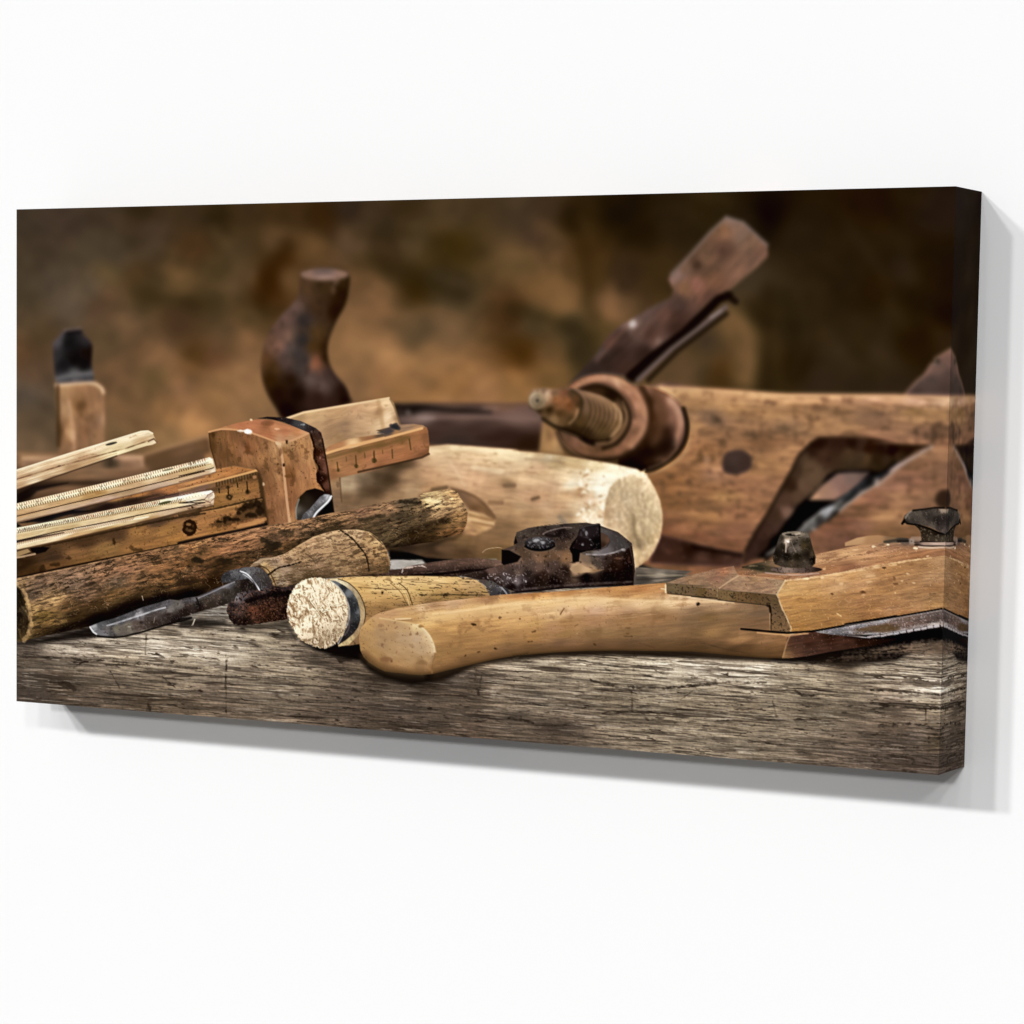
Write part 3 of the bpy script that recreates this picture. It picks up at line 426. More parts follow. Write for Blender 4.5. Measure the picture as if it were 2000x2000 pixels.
line("e 1390,655 1600,590 1932,510 g 0,575 300,500 600,420", 5, 'e0a870', .9, 1.6); line("e 1400,700 1932,560 g 0,640 300,560 480,505", 5, '7a5a2c', .5, 2.5); line("g 0,832 300,765 600,695 665,662", 4, '4a2c1a', .8, 1.6)
for q in ("e 1490,740 1500,825", "e 1665,680 1672,790", "e 1838,635 1842,740", "g 145,650 152,735", "g 318,620 322,700", "g 480,520 495,620"): line(q, 2.6, '5c4420', .8, 1.3)
for q in ("e 1575,690 1578,730", "e 1748,650 1752,690", "g 60,665 62,700", "g 228,625 230,660"): line(q, 2, '6c5028', .6, 1.2)
spots('e', "1672,775,20,18,4c3a16,.7 1842,725,20,18,4c3a16,.7 1500,810,14,18,4c3a16,.6 1495,950,16,30,6c503a,.5") ; spots('g', "152,720,18,20,54401c,.7")
line("e 1515,890 1532,1110", 3, '6a4c34', .6, 1.5)
dark("g 0,870 300,790 650,690 500,790 350,900 180,1080 0,1120", '3a2616', .35, 12)
# lower beam, orange upper stem and lower stem
S(MGT, "b 155,1150 550,1010 1300,860 1932,720 e 0,925 340,805 520,778 740,812 760,960 820,1330 0,1510 b 1932,1330 155,1690", """b 300,1180,8a6440 600,1080,7c5a3c 400,1140,3a2c2c 700,1030,3c3034 900,1000,5c3c28 1300,900,a8743e 1600,850,b87c48 1850,790,c08450 1100,940,b08048 1500,920,6a4430 1250,980,402420 1850,860,5c3e38 1000,1020,3a2224
e 100,930,c08a54 300,870,b88048 500,830,b87c44 680,820,b07840 400,950,a06c38 100,1000,b4804a 150,1010,6c4c38 350,980,6a4a30 600,880,7c5830 700,870,6a4424 400,1040,a0743c 550,1000,a0743e 700,960,9c6c38 720,1050,96683a 600,1100,a07440 350,1150,9c7038
b 500,1500,4c3020 800,1350,54341f 1100,1280,5c3c26 1500,1150,5a3c2a 1800,1090,6a4a30 300,1620,4c2c14 200,1560,3a2010 500,1560,7a5028 700,1450,8a6238 800,1560,8c6230 1000,1400,96703e 1300,1250,a0743e 1300,1400,9c6e3a 1600,1220,a0743c 1700,1330,a4743a 1850,1150,9c7040
e 50,1230,a07448 300,1220,a47442 200,1300,ac7844 150,1420,a87642 350,1360,a0703a 500,1330,a06e3c 600,1330,9c6c3a 700,1300,b07c4c""", soft=1.1, p=3.6, eps=5, ang=-13, ratio=2.2,
  tex=[('g', -13, 36, 4, .09, 107), ('g', -13, 12, 2, .06, 108), ('s', 3, .72, '3c2010', .55, 109), ('p', 10, .55, '5a3418', .4, 110)])
S(MGT, "b 1100,1010 1932,825 e 0,1000 350,920 730,818 740,850 350,965 0,1045 b 1932,900 1300,960", "b 1300,980,40282c 1600,920,54383a 1900,850,6a4c48 e 100,1020,6a4c38 350,950,7a5632 600,880,7c5a34 720,840,6a4a28", soft=1, tex=[('g', -13, 20, 3, .06, 111)])
line("e 0,1003 350,918 730,818", 4, 'dca468', .85, 1.2); line("b 1200,905 1932,735 e 0,930 340,806", 2.5, 'd09860', .4, 1.5)
ticks(R("b 1560,925")[0], R("b 1932,843")[0], 34, (1.5, 8), 1.6, '9a7470', .6); ticks(R("e 0,1008")[0], R("e 330,930")[0], 30, (1.5, 8), 1.6, 'a07c58', .6)
ticks(R("e 350,930")[0], R("e 720,838")[0], 14, (1, 8), 2, '3c2814', .6)
line("e 350,975 500,935 730,870", 6, '4c3014', .55, 1.4, brk=.8)
for q in ("e 375,990 378,1025", "e 460,965 468,1060", "e 548,940 552,975", "e 638,925 645,1010"): line(q, 2.6, '2c1c0c', .85, 1.)
spots('e', "472,1070,30,26,2e1c0e,.85 648,1020,20,24,2a180a,.9 475,1068,8,8,8a6434,.9 460,975,22,12,3a2412,.6 710,880,18,12,d09c6c,.6")
line("e 760,850 790,1080 830,1320", 9, '3a2010', .7, 2.5)
line("e 780,1075 400,1165 0,1250 b 1932,1075 1600,1130 1000,1255 400,1390", 4, '3c2412', .8, 1.1, wob=.8); line("e 780,1090 400,1180 200,1215", 2.5, 'c8945a', .6, 1.)
S(MGT, "e 820,1120 700,1100 620,1130 540,1170 520,1230 450,1250 390,1250 340,1290 290,1330 350,1350 430,1350 500,1320 600,1310 700,1290 800,1275 830,1220", "3a2010", soft=4.5, alpha=.55, wob=4)
for q in ('600,1180,40,26', '660,1150,60,34', '740,1130,40,40', '560,1215,26,22', '450,1270,40,24', '520,1280,60,16', '760,1200,40,50', '680,1240,60,24', '380,1300,30,12', '430,1290,16,30'): spots('e', q+',1e0f08,.75')
line("e 790,1090 700,1110 600,1150", 3, '3a2010', .5, 2, wob=2)
line("e 560,1345 700,1310 810,1275", 7, 'b88450', .8, 1.6); line("e 0,1505 300,1440 600,1380 820,1325", 7, '1c1010', .9, 2); line("b 155,1690 600,1590 1300,1450 1932,1325", 5, '1a0c06', .85, 1.6)
S(MGT, EL('b', 1790, 1215, 68, 78), '30160a', soft=1.5, wob=1.2); spots('b', "1780,1180,22,12,9a7040,.8 1800,1240,24,12,8a6034,.7 1765,1225,12,20,805a34,.6 1820,1200,10,16,5c3a1c,.8")
spots('b', "1075,1340,14,34,3a1e0c,.85 1290,1420,60,14,3c200e,.6 520,1560,50,20,2c1408,.6 400,1600,30,40,2a1208,.6 850,1580,60,14,4c2c10,.6 650,1500,30,14,3a1e0c,.6 1240,1400,20,20,4a2a10,.6 200,1490,40,12,84603c,.7")
S(MGT, "b 280,1400 400,1390 470,1400 430,1440 350,1460 300,1440", '120c0c', soft=1.5, alpha=.95); S(MGT, "b 155,1440 260,1410 290,1440 155,1490", 'a08258', soft=1.3)
line("b 155,1495 330,1460", 3.5, 'c8ac88', .7, 1)
dark("b 155,1030 155,900 300,820 640,790 480,830 350,870 280,930 155,985", '120a0c', .75, 4); dark("b 155,1170 300,1135 550,1050 750,1000 700,1050 900,1050 650,1090 430,1150 250,1165", '141016', .85, 2.5)
dark("b 155,1215 200,1195 155,1170", '0c0808', .9, 2); dark("b 1000,985 1250,930 1500,900 1350,950 1000,1040 700,1090", '20100f', .55, 3)
# gauge head
S(MG, "e 275,460 330,438 400,430 560,438 700,470 910,545 955,600 975,750 1035,1310 835,1335 800,1080 775,900 745,830 720,800 520,770 350,805 320,700 290,600",
  """e 300,480,6a4420 400,500,8a6036 500,500,8c5f38 400,620,7c5430 300,600,643e1c 350,720,7a5230 500,600,96683c 600,620,a0704a 700,580,98683e 800,580,9c6e44 500,730,7e5630 650,700,9a6c42 800,700,a87848 900,600,b08458 900,700,a87c50 850,850,9c6c40 930,850,aa7c50 780,850,7a5230
850,1000,8e6038 950,1000,a4744a 900,1150,946640 850,1250,845834 980,1250,a0724a 640,600,7a4a28 450,650,704824""", soft=1.1, p=3.4, eps=6, tex=[('g', 75, 26, 6, .08, 113), ('g', 80, 12, 2.4, .06, 125), ('p', 13, .35, '64401f', .5, 114), ('s', 3, .8, '4a2c14', .5, 126)], rims=[(5, 180, '4a2c14', .7)])
S(MG, "e 275,460 420,405 560,365 730,335 900,345 1060,395 1160,425 1240,455 1060,535 930,555 700,475 560,440 400,432", "e 400,415,b07c50 600,380,b8784e 800,350,c07c58 700,430,b87850 820,380,8c5c34 900,430,c0845a 1000,450,b87850 950,520,c0906a 1100,440,b87c50 850,480,b47448 1180,450,c08c62 1050,520,b88c64", soft=1.1,
  tex=[('g', 10, 30, 6, .06, 115), ('p', 12, .5, '8a5830', .35, 116)])
S(MG, "e 905,545 1060,532 1235,455 1270,500 1265,600 1262,700 1300,820 1310,930 1380,1030 1450,1220 1300,1260 1040,1310 1000,1000 960,700", """e 950,570,c09a70 1000,560,b88e62 1200,500,b48456 1150,600,b08050 1000,700,a87848 980,620,8c6438 1100,700,9c6e44 1200,700,b48456 1050,850,86582c 1150,850,a8784e 1230,850,b07c50 1050,1000,94643c 1150,950,a8764a 1280,1000,ac7848
1060,1150,90603a 1100,1250,a06e44 1050,1280,b08458 1020,900,8c5c34""", soft=1.1, p=3.4, eps=6, tex=[('g', 80, 26, 6, .07, 117), ('g', 80, 12, 2.4, .06, 127), ('p', 13, .35, '64401f', .5, 118), ('s', 3, .8, '4a2c14', .5, 128)])
line("e 280,455 400,428 560,438 700,470 905,545", 3.5, 'd49c6c', .75, 1.1, curve=True); line("e 915,550 955,610 980,760 1010,1050 1040,1305", 5, 'd0a078', .85, 1.4, curve=True); line("e 930,550 1060,535 1235,458", 4, 'cf9c70', .75, 1.3, curve=True)
line("e 925,560 950,570", 6, 'd8b48c', .7, 1.8)
spots('e', "1015,550,12,20,2c1608,.95 985,768,12,16,2c1608,.9 955,640,16,40,6a4424,.5 1045,870,50,20,74481f,.7 1070,920,20,50,6a4020,.6 645,620,22,40,74441f,.6 400,680,30,50,7a5028,.5 320,480,16,24,4c2c10,.6 830,370,60,28,845430,.5 795,945,12,18,d8bc9c,.8 930,760,10,10,4c2c14,.6")
spots('e', "652,450,36,24,fffaf0,1 590,442,42,8,e4dcd0,.85 680,340,14,9,ecc9a0,.8 920,425,24,8,e8b088,.7")
S(MGK, "e 740,325 830,310 1000,318 1150,352 1290,418 1340,460 1365,560 1395,760 1430,1040 1460,1220 1440,1225 1385,1050 1340,960 1300,930 1290,850 1310,790 1265,700 1262,640 1275,600 1240,500 1225,462 1100,410 980,360 870,335",
  "e 850,320,241a1c 1000,340,2e2628 1150,375,4a484c 1250,420,362c30 1310,450,503638 1290,500,4c2a20 1330,560,5a3c2c 1300,650,3c1408 1350,700,6a3c2c 1330,800,542c1c 1380,800,7a4a3a 1350,900,300e06 1400,950,6a3c2c 1400,1050,34100a 1440,1150,2c1a18 1310,880,240a04", soft=1.1, p=4, eps=3,
  tex=[('p', 6, .3, '24080a', .45, 120), ('s', 2.4, .7, 'b07c5c', .4, 121)])
line("e 1245,490 1285,620 1275,700 1325,800 1305,900 1380,1020", 3.5, '1c0804', .8, 1.4, wob=1.5); line("e 1350,520 1400,800 1440,1080 1458,1215", 3, '241410', .8, 1.2); spots('e', "1165,385,22,10,aeb4b8,.8 1330,700,6,10,c09078,.7")
S(MGS, "e 1100,1270 1098,1150 1140,1060 1200,1005 1280,985 1350,1005 1410,1045 1430,1100 1455,1225 1300,1260 1120,1290", "e 1250,1000,180e0a 1150,1080,2c2010 1110,1200,6c6458 1200,1100,34281c 1300,1030,1c100c 1420,1100,20120e 1150,1250,3c342e", soft=1.4, curve=False)
S(MGS, "e 1150,1285 1170,1230 1230,1180 1330,1065 1370,1042 1420,1045 1438,1080 1400,1130 1290,1230 1260,1275", "e 1200,1240,545054 1280,1180,646068 1350,1100,6c6a72 1410,1060,a8a8ae 1300,1220,48444a 1230,1210,7a787e", soft=1.1, tex=[('s', 3, .4, '9a989e', .35, 123), ('g', -40, 14, 4, .15, 124)])
line("e 1260,1275 1300,1210 1400,1115 1435,1060", 3.5, 'dcdce0', .9, 1., curve=True); line("e 1105,1270 1102,1180 1130,1090", 3, '9a9488', .7, 1.2, curve=True); dark("e 1310,1240 1380,1150 1440,1110 1455,1210 1380,1245", '0e0a0c', .9, 2)

# rulers
def ruler(nm, top, mid, low, bot, ctop, cmid, cstep, clow, soft, sd):
    q = part(nm)
    S(q, top+' '+mid, ctop, soft=soft, p=3, tex=[('g', -13, 40, 3, .05, sd), ('g', -13, 10, 2, .04, sd+1)])
    return q
RU = part('folding_ruler')
# upper ruler (1)
S(RU, "b 155,665 700,490 1330,300 1390,296 1440,318 1470,390 1482,408 1440,430 1380,440 1100,530 600,700 155,855", """b 300,650,e8cca4 600,560,e8cca4 900,460,ecd0a8 1200,370,f0d8b0 1380,320,ecd4ac 1440,350,d4b48c 250,730,c8a078 500,650,d0a880 800,560,c49c74 1100,460,e4c898 1350,390,c8a278 300,760,e4cca8 500,700,e0c49c
800,600,c8a47a 1100,500,f0dca8 1350,430,e4cc9c 200,820,bc9870 500,730,a88460 700,640,b08c64 1470,400,dcc09c""", soft=1.3, p=3.4, eps=4, ang=-16, ratio=2.5, tex=[('g', -17, 44, 3, .07, 131), ('g', -17, 14, 1.6, .05, 132)])
line("b 155,755 500,650 900,540 1200,460 1450,375", 3, '7a5838', .75, 1., brk=.5); line("b 155,700 500,590 900,470", 2, 'b08860', .5, 1., brk=.7); line("b 155,800 600,670 1100,510", 2, 'b88c60', .5, 1.); line("b 1400,400 1450,372 1480,408", 2.5, '6c4c34', .7, 1.)
line("b 155,670 1330,305 1400,300 1440,322", 2.5, 'fbe8c4', .7, 1.2); line("b 155,855 600,705 1100,535", 3, '4a3020', .6, 1.5)
S(None, EL('b', 1050, 420, 56, 12, -14), '4a463c', soft=1.1); spots('b', "560,632,30,5,5a4430,.6,-16 880,520,30,6,8c6c50,.6 680,575,50,3,a88060,.7,-16 780,545,50,3,a88060,.7,-16 1260,350,50,3,b09070,.6,-16 1045,405,60,3,c0a880,.6,-14")
# middle ruler (2)
RU2 = part('folding_ruler#2')
S(RU2, "b 155,985 600,880 1932,562 e 0,765 290,692 318,708 345,800 345,832 300,850 0,928 b 1932,735 1300,890 600,1060 155,1165", """b 200,1010,f0dcb0 600,915,f4e0b4 1000,825,f4e2b8 1500,700,f8e6bc 1900,600,f8e8c0 e 100,760,f4e2b8 280,710,f8e8c4 300,740,f0dcb4 b 200,1070,c49c70 600,970,c8a070 900,890,b89058 1200,830,c8a278 1600,720,c8a278 1900,650,c4a074 e 100,820,c8a470 280,780,dcc092
b 250,1130,c0a07c 600,1040,c4a484 1000,950,bc9c84 1170,880,b0906c 1500,830,c0a288 1850,740,c4a68a e 100,880,d0ac84 250,840,c8a480 330,820,e4ccac b 200,1095,c0986c""", soft=.9, p=4.5, eps=2.5, ang=-13, ratio=4, tex=[('g', -13, 40, 3, .05, 134), ('g', -13, 9, 1.6, .05, 135)])
line("b 155,1105 600,998 1200,858 1932,680 e 0,870 300,800 325,790", 1.8, '3a2414', .95, .8); line("b 155,1052 600,950 1200,805 1932,622 e 0,812 300,755", 2, 'a88458', .6, .9)
line("b 155,1160 600,1058 1300,888 1932,733 e 0,925 300,848 345,830", 2.5, '6c4c34', .6, 1.2); line("e 290,692 318,710 345,815", 2, 'b8987a', .8, .8)
ticks(R("b 160,990")[0], R("b 1930,566")[0], 80, (1.2, 4), 1.7, 'a8684c', .75); ticks(R("b 160,1030")[0], R("b 1930,612")[0], 80, (1, 3), 1.8, '5c4c34', .75); ticks(R("e 2,798")[0], R("e 270,738")[0], 22, (.6, 2.4), 1.2, '6c5a40', .7); ticks(R("e 2,768")[0], R("e 270,700")[0], 22, (.6, 2.4), 1., 'b07c58', .6)
def digits(pts, w=1.5, c='5a5040', h=5.5):
    for n, q in enumerate(pts):
        q = np.array(q)
        line(np.array([q+(0, h*.35), q+(3.6, 0), q+(4.2, h*.35), q+(.6, h*.8)]), w*.7, c, .85, .6)
        line(np.array([q+(8, h*.1), q+(12, -1), q+(10, h*.5)]), w*.6, c, .6, .6)
digits([R("b %d,%d" % (x, 1005-(x-155)*.238))[0] for x in (190, 340, 545, 745, 945, 1160, 1370)])
S(None, EL('b', 1585, 665, 55, 9, -13), '8c8466', soft=1.); spots('b', "920,885,35,20,a88048,.6 1185,880,45,12,a88c6c,.6"); digits([R("b 1790,608")[0], R("e 90,738")[0], R("e 130,728")[0]], h=5)
# lower ruler (3)
RU3 = part('folding_ruler#3')
S(RU3, "b 155,1215 600,1130 1200,1010 1932,868 e 0,1052 300,1005 322,1015 335,1055 325,1120 325,1150 250,1165 0,1232 b 1932,1020 1300,1170 600,1330 155,1428", """b 200,1230,ece0bc 600,1150,f0e2b8 1000,1070,f0dfb0 1500,980,f4e4b8 1850,900,fcecc4 e 100,1050,fcf0d0 260,1020,fcf0d4 300,1060,ecd8bc b 200,1295,d0b080 600,1220,c8a878 1000,1130,d4b488 1400,1050,d0b080 1700,990,dcc090 e 100,1110,ecdcc0 200,1100,d8bc94 320,1110,d8bca0
b 250,1350,ecd4ac 600,1275,f0d8b0 1000,1180,f4dcb4 1300,1130,d8bc90 1600,1060,c4a484 1900,1000,c8aa8c b 300,1390,dcc094 700,1290,c8a070 1000,1230,b08c58 1400,1140,a88458 1800,1030,a08058 e 100,1170,c8a888 250,1130,c09c74 100,1210,9c7c54 280,1150,a88864""", soft=.9, p=4.5, eps=2.5, ang=-12.5, ratio=4,
  tex=[('g', -12.5, 40, 3, .06, 137), ('g', -12.5, 9, 1.6, .05, 138)])
line("b 155,1338 500,1258 1000,1160 1400,1075 1932,975 e 0,1125 240,1092", 2, '2c1810', .95, .9, w2=2); line("b 155,1345 600,1258", 5, '1a1012', .9, 1.2, w2=2); line("b 155,1262 600,1180 1200,1065 1750,960", 1.8, 'b8925c', .6, .8)
line("b 155,1425 600,1330 1300,1168 1932,1015 e 0,1232 320,1150", 3, '5c3c24', .8, 1.2); line("b 700,1225 1400,1110", 2, 'fff0d0', .7, .8)
ticks(R("b 170,1262")[0], R("b 1700,965")[0], 72, (3, -5), 1.8, '7a5c44', .8, 10, (4, -8)); ticks(R("b 700,1110")[0], R("b 1500,960")[0], 45, (1, 3.4), 1.7, 'b06c50', .7); ticks(R("b 165,1370")[0], R("b 1250,1135")[0], 62, (3, -5.5), 1.8, '9a7050', .7)
ticks(R("b 165,1228")[0], R("b 1500,962")[0], 62, (1.2, 3.6), 1.6, '8c7058', .7)
digits([R("b %d,%d" % (x, y))[0] for x, y in ((220, 1215), (420, 1180), (630, 1140), (1010, 1070), (1220, 1030))]); digits([R("b 780,1115")[0], R("b 870,1095")[0]], c='c06850')
S(None, EL('b', 1555, 977, 65, 13, -13), '5c5a34', soft=1.); ticks(R("b 1640,950")[0], R("b 1930,895")[0], 10, (1, 2), 1.2, 'a09068', .6)
line("e 240,1090 270,1050 330,1015", 2.5, '8c6858', .85, .8, wob=1); line("e 250,1100 290,1120 330,1080", 2.5, '8c6858', .7, .8, wob=1); S(None, "e 255,1060 310,1020 320,1050 275,1090", 'b49884', soft=1., alpha=.7); line("e 0,1170 150,1150 300,1140", 2, '5c4030', .7, .9, brk=.5); spots('e', "125,1168,8,8,1c1008,.9")
spots('b', "1810,1025,40,4,5c3a24,.6,-12 1880,1045,20,18,3c2818,.6"); line("e 0,1262 120,1225 200,1185", 4, '5c3a20', .6, 1.5, brk=.6)

# ---- mallet handle across the left
S(MLH, "c 100,155 155,150 b 155,1690 700,1580 1300,1450 1932,1322 e 0,1515 400,1430 820,1340 1100,1300 1430,1220 1932,1145 g 0,1168 200,1130 400,1090 560,1070 620,1030 850,995 930,1020 990,1120 1030,1220 1020,1320 980,1410 860,1440 700,1490 560,1510 380,1545 200,1560 e 1500,1640 f 1000,480 c 1932,410 900,600 830,600 600,650 400,690 230,735 100,740",
  """c 200,200,a08058 350,180,7c604c 300,300,6c5644 700,130,94745a 700,200,7c6450 1000,100,a87c58 1200,60,9a7050 1100,170,80664e 1300,150,8e6844 800,300,84644a 500,340,c8a06c 450,380,a88458 650,400,6e4e2c 900,400,50341c 1100,300,7a5830 1500,100,986c42 1600,200,7a5630 1400,280,54381e 1800,80,946a44 1850,200,4a3018
400,500,84662f 550,550,8c6c3c 300,600,7c6038 400,650,54381c 600,620,281808 700,500,3a2410 900,520,1e1006 1200,430,1a0c06 1500,330,1c0e08 1800,280,120a06 260,690,6c5430 1300,380,241408 300,450,b08c58
b 300,1720,9c7c5a 800,1610,a07c5c 1200,1520,a47850 1700,1400,a47a50 1850,1370,a87c50 e 100,1530,ac7848 400,1470,a87850 700,1400,b08058 1000,1340,a87c54 1300,1290,b0845c 1500,1250,a88058 1750,1200,946c50 1900,1180,a07c58 200,1600,8c6238 500,1560,a0704a 700,1520,9a6e48 900,1470,7c5a40 1200,1380,94704e 1450,1330,80603c 1850,1300,5c4630
100,1700,7c522c 400,1700,4c2e18 600,1650,6e4a2c 850,1560,5c3e24 900,1620,6c4a30 200,1800,7a4e2c 100,1850,402414 300,1850,2a1408 1000,1550,8c6238 1700,1350,74563a 1932,1400,3c2c1a
g 100,1200,a47c58 300,1180,a8805c 450,1130,6e5c44 550,1150,7c6444 680,1090,f0cc90 760,1110,fcd89c 900,1050,c09460 850,1080,e4b880 800,1180,c8a070 950,1150,c49c6c 750,1240,d0a878 600,1250,5c4630 400,1250,50402c 200,1300,6c5438 300,1350,7c6244 450,1320,5c4830 700,1330,3c2814 800,1290,2c1a0a 100,1350,6c5436 950,1250,a47c4c 900,1330,a07846
980,1380,94683c 350,1470,5c482c 500,1420,34200e 550,1500,241408 700,1440,3c2410 780,1400,8a6238 850,1420,5c3a1c 250,1420,7c6444""", soft=1.2, p=3.4, eps=6, ang=-13.5, ratio=1.8,
  tex=[('g', -14, 26, 4, .16, 141), ('g', -13, 10, 2.4, .17, 142), ('c', -13.5, 20, 3.4, .12, '2e1c12', .72, 143, .5), ('c', -15, 10, 2.6, .22, '22130b', .75, 144, .5), ('p', 12, .4, '3c2818', .3, 145), ('v', -14, 16, 6, .9, 'd8b080', .4, 146)])
for q, w in (('b 1100,1560 1500,1480 1932,1420', 9), ('e 100,1760 400,1690 700,1640', 10), ('b 600,1800 1000,1720 1400,1640', 8), ('e 900,1440 1200,1370 1500,1330', 7)): line(q, w, '2a1a10', .35, 6, curve=True, wob=6, brk=1)
line("b 155,1695 700,1585 1300,1455 1932,1328 e 0,1520 400,1435 820,1345 1100,1302 1430,1225 1932,1150", 2.5, 'c09468', .5, 1.2, brk=.6)
dark("c 240,740 600,650 830,600 1500,430 1932,320 1932,240 1500,300 1200,380 700,560 400,680", '0c0503', .7, 9)
S(MLH, "c 100,190 160,205 210,270 250,350 270,450 285,550 270,650 225,735 100,745", "c 180,300,241a0e 200,400,2a1e10 220,550,3c2a18 200,680,4c3820 170,500,18100a 240,450,54422a 180,620,2c1e10", soft=1.5, tex=[('p', 5, .3, '7c6440', .5, 147), ('g', 70, 10, 3, .3, 148)])
line("c 155,195 205,240 250,340 275,450 290,570 270,660 225,735", 8, 'c4a06a', .75, 1.8, curve=True, wob=1.5, brk=.5)
line("g 760,1110 640,1095", 7, 'ffe0a4', .7, 2.5)
for q, w, al in (("e 1250,1270 1380,1290", 6, .4), ("e 960,1400 1060,1400", 9, .5), ("e 780,1470 920,1520", 10, .7), ("e 840,1540 940,1520", 12, .7), ("e 800,1600 960,1600", 9, .6), ("e 380,1465 450,1465", 5, .8), ("b 1840,1510 1900,1530", 9, .8), ("e 130,1660 190,1660", 10, .7), ("e 400,1660 480,1680", 9, .6), ("g 580,1120 400,1110", 6, .7), ("e 1700,1290 1932,1240", 6, .5)):
    line(q, w, '2c2014', al, 2.2, wob=1.5)
dark("g 220,1500 560,1520 860,1450 700,1560 300,1600", '140c06', .4, 7)
dark("e 1000,1620 1250,1480 1500,1400 1750,1380 1900,1440 1500,1330 1250,1400 1000,1540", '1e1208', .45, 6)

# ---- pincers
PN = part('pincers'); PNR = part('pincers', 'rivet'); PNJ = part('pincers', 'jaw')
S(PN, "f 446,680 470,580 500,540 620,500 760,480 880,460 1060,450 1200,400 1080,700 1020,775 800,805 600,832 520,822 470,770", """f 530,570,7c7c88 600,540,5a5458 800,480,4c4446 1000,460,3c3032 500,650,2c2426 550,700,54403a 700,600,241a1a 900,540,140c0e 700,680,6a3c2a 800,700,4c281c 900,650,40241c 950,620,4a2c20 1000,700,241210 600,800,201412 500,780,241a1a 850,760,30180e 1020,560,1a1012""",
  soft=1.1, p=3.4, eps=4, tex=[('s', 2.4, .25, '94604a', .45, 151), ('s', 2.8, .2, '160c0a', .6, 152)], wob=.8)
line("f 640,600 850,540 1060,520", 9, '0e080a', .7, 2.5)
S(PN, "g 280,1745 300,1755 400,1745 430,1710 520,1700 640,1690 800,1668 950,1648 1080,1642 1350,1668 1350,1720 1200,1755 960,1810 900,1815 0,1815 0,1790 290,1785", "g 300,1780,4c3630 450,1730,6a5044 600,1740,604840 800,1700,6e5448 1000,1690,6c5044 1200,1690,6c5448 1300,1690,7c6454 500,1790,2c1a18 800,1770,3c2a26 1000,1760,241614 700,1800,1c1210 1200,1745,2e1e1a 100,1800,241410",
  soft=1.1, ang=-5, ratio=2.5, tex=[('s', 3, .4, '8c7060', .35, 153), ('g', -6, 20, 3, .15, 154)])
line("g 410,1780 420,1740 520,1725 600,1715 640,1735", 2, 'd0c4b8', .75, .9, wob=1.); line("g 500,1810 800,1790 1060,1760 1200,1755", 5, '120a08', .8, 1.8); line("g 640,1785 1000,1750", 1.6, '8c7a70', .5, 1., brk=.6)
S(PN, """g 960,1812 1200,1752 1350,1710 1352,1565 1480,1520 1462,1495 1492,1400 1600,1360 1932,1308 j 200,1592 500,1560 700,1550 830,1578 1000,1640 1130,1745 1150,1900 k 1160,560 1140,695 900,700 600,710 200,750 0,770
h 1500,520 1430,495 1330,465 1150,400 1000,370""", """h 1050,350,3a2a26 1200,360,2c1e1c 1250,320,6c5450 1400,380,54484c 1500,420,70686c 1450,330,4c3c36 1500,300,54423c 1600,350,30241f 1700,280,6a5248 1800,300,54423a 1900,350,3c2a26 1700,400,241614 1850,420,180c0a 1600,450,201412 1450,470,1c1210 1300,420,3c2e2c 1350,260,5c463c 1500,210,7c6454 1700,200,80644c
1850,200,6c503a k 50,560,6c5c50 200,500,5c4a40 400,480,54423a 100,650,544a50 300,600,341f18 500,560,2c1a14 700,620,120808 900,620,1a0c0a 1050,600,200c0c 100,700,2c2022 400,650,1a0e0c 450,400,7c6048 300,400,74583f 500,430,8a6a48 450,330,4c3a30 100,400,5c4634 60,260,4c4038 80,200,544a40
200,150,4c423a 400,120,4c443c 600,110,4a4038 450,200,241a18 350,200,3c302c 950,200,4a423e 1050,280,4c4440 1000,350,3c3230 850,400,544c4c 750,400,5a5046 700,430,7c6a56 900,450,3c2a24 1000,450,3a2018 1100,400,241410 1100,520,1c0c0a 950,520,261210 800,480,54483e 660,540,ac9070 750,540,a08868 600,530,b49878""",
  soft=1.1, p=3.8, eps=3, tex=[('s', 3.4, .5, '8a7668', .3, 156), ('s', 2.6, .8, 'b8aca4', .3, 157), ('p', 7, .45, '120808', .45, 158)])
dark("k 540,350 560,300 620,230 640,150 700,125 820,110 832,350 720,370 640,390 630,470 570,480 565,400", '080303', .95, 1.4)
S(PNJ, "k 830,200 870,205 915,240 920,280 880,320 835,345", "k 850,230,5c4034 900,270,6c4c3a 860,310,3a2018", soft=1.1)
S(PNJ, "k 835,150 950,190 1050,260 1110,330 1050,370 950,390 850,405 760,410 660,400 700,370 820,370 900,330 930,280 900,220 835,190", "k 880,180,5c5450 980,240,4a4240 1050,300,4c4642 1000,350,463e3c 900,380,6c6464 800,390,7a7272 720,390,54483c", soft=1.1, tex=[('s', 3, .4, '6c625c', .4, 160)])
line("k 700,400 850,405 960,385 1050,350", 3, 'a09a9a', .75, 1., curve=True, brk=.5); line("k 1110,330 1140,450 1150,640", 3, '5c4c48', .5, 1.2)
dark("k 560,620 800,570 1000,560 1140,500 1150,680 900,680 700,650", '0e0505', .55, 4); dark("g 1350,1565 1420,1570 1535,1630 1500,1680 1370,1710 1350,1690", '0a0404', .9, 1.5); dark("g 1480,1440 1500,1500 1465,1520", '0a0404', .9, 1.5)
S(PNJ, "k 640,150 700,128 770,118 820,112 830,220 832,350 740,365 640,360 560,340 600,280", "k 700,200,34282a 760,160,2a2022 650,300,1c1012 790,300,0c0606 700,320,221618", soft=1.1, tex=[('p', 5, .3, '5c5054', .5, 159)]); line("k 645,155 700,132 815,115", 2.5, '5c5250', .7, 1.); line("k 826,120 834,345", 3, '050202', .8, 1.)
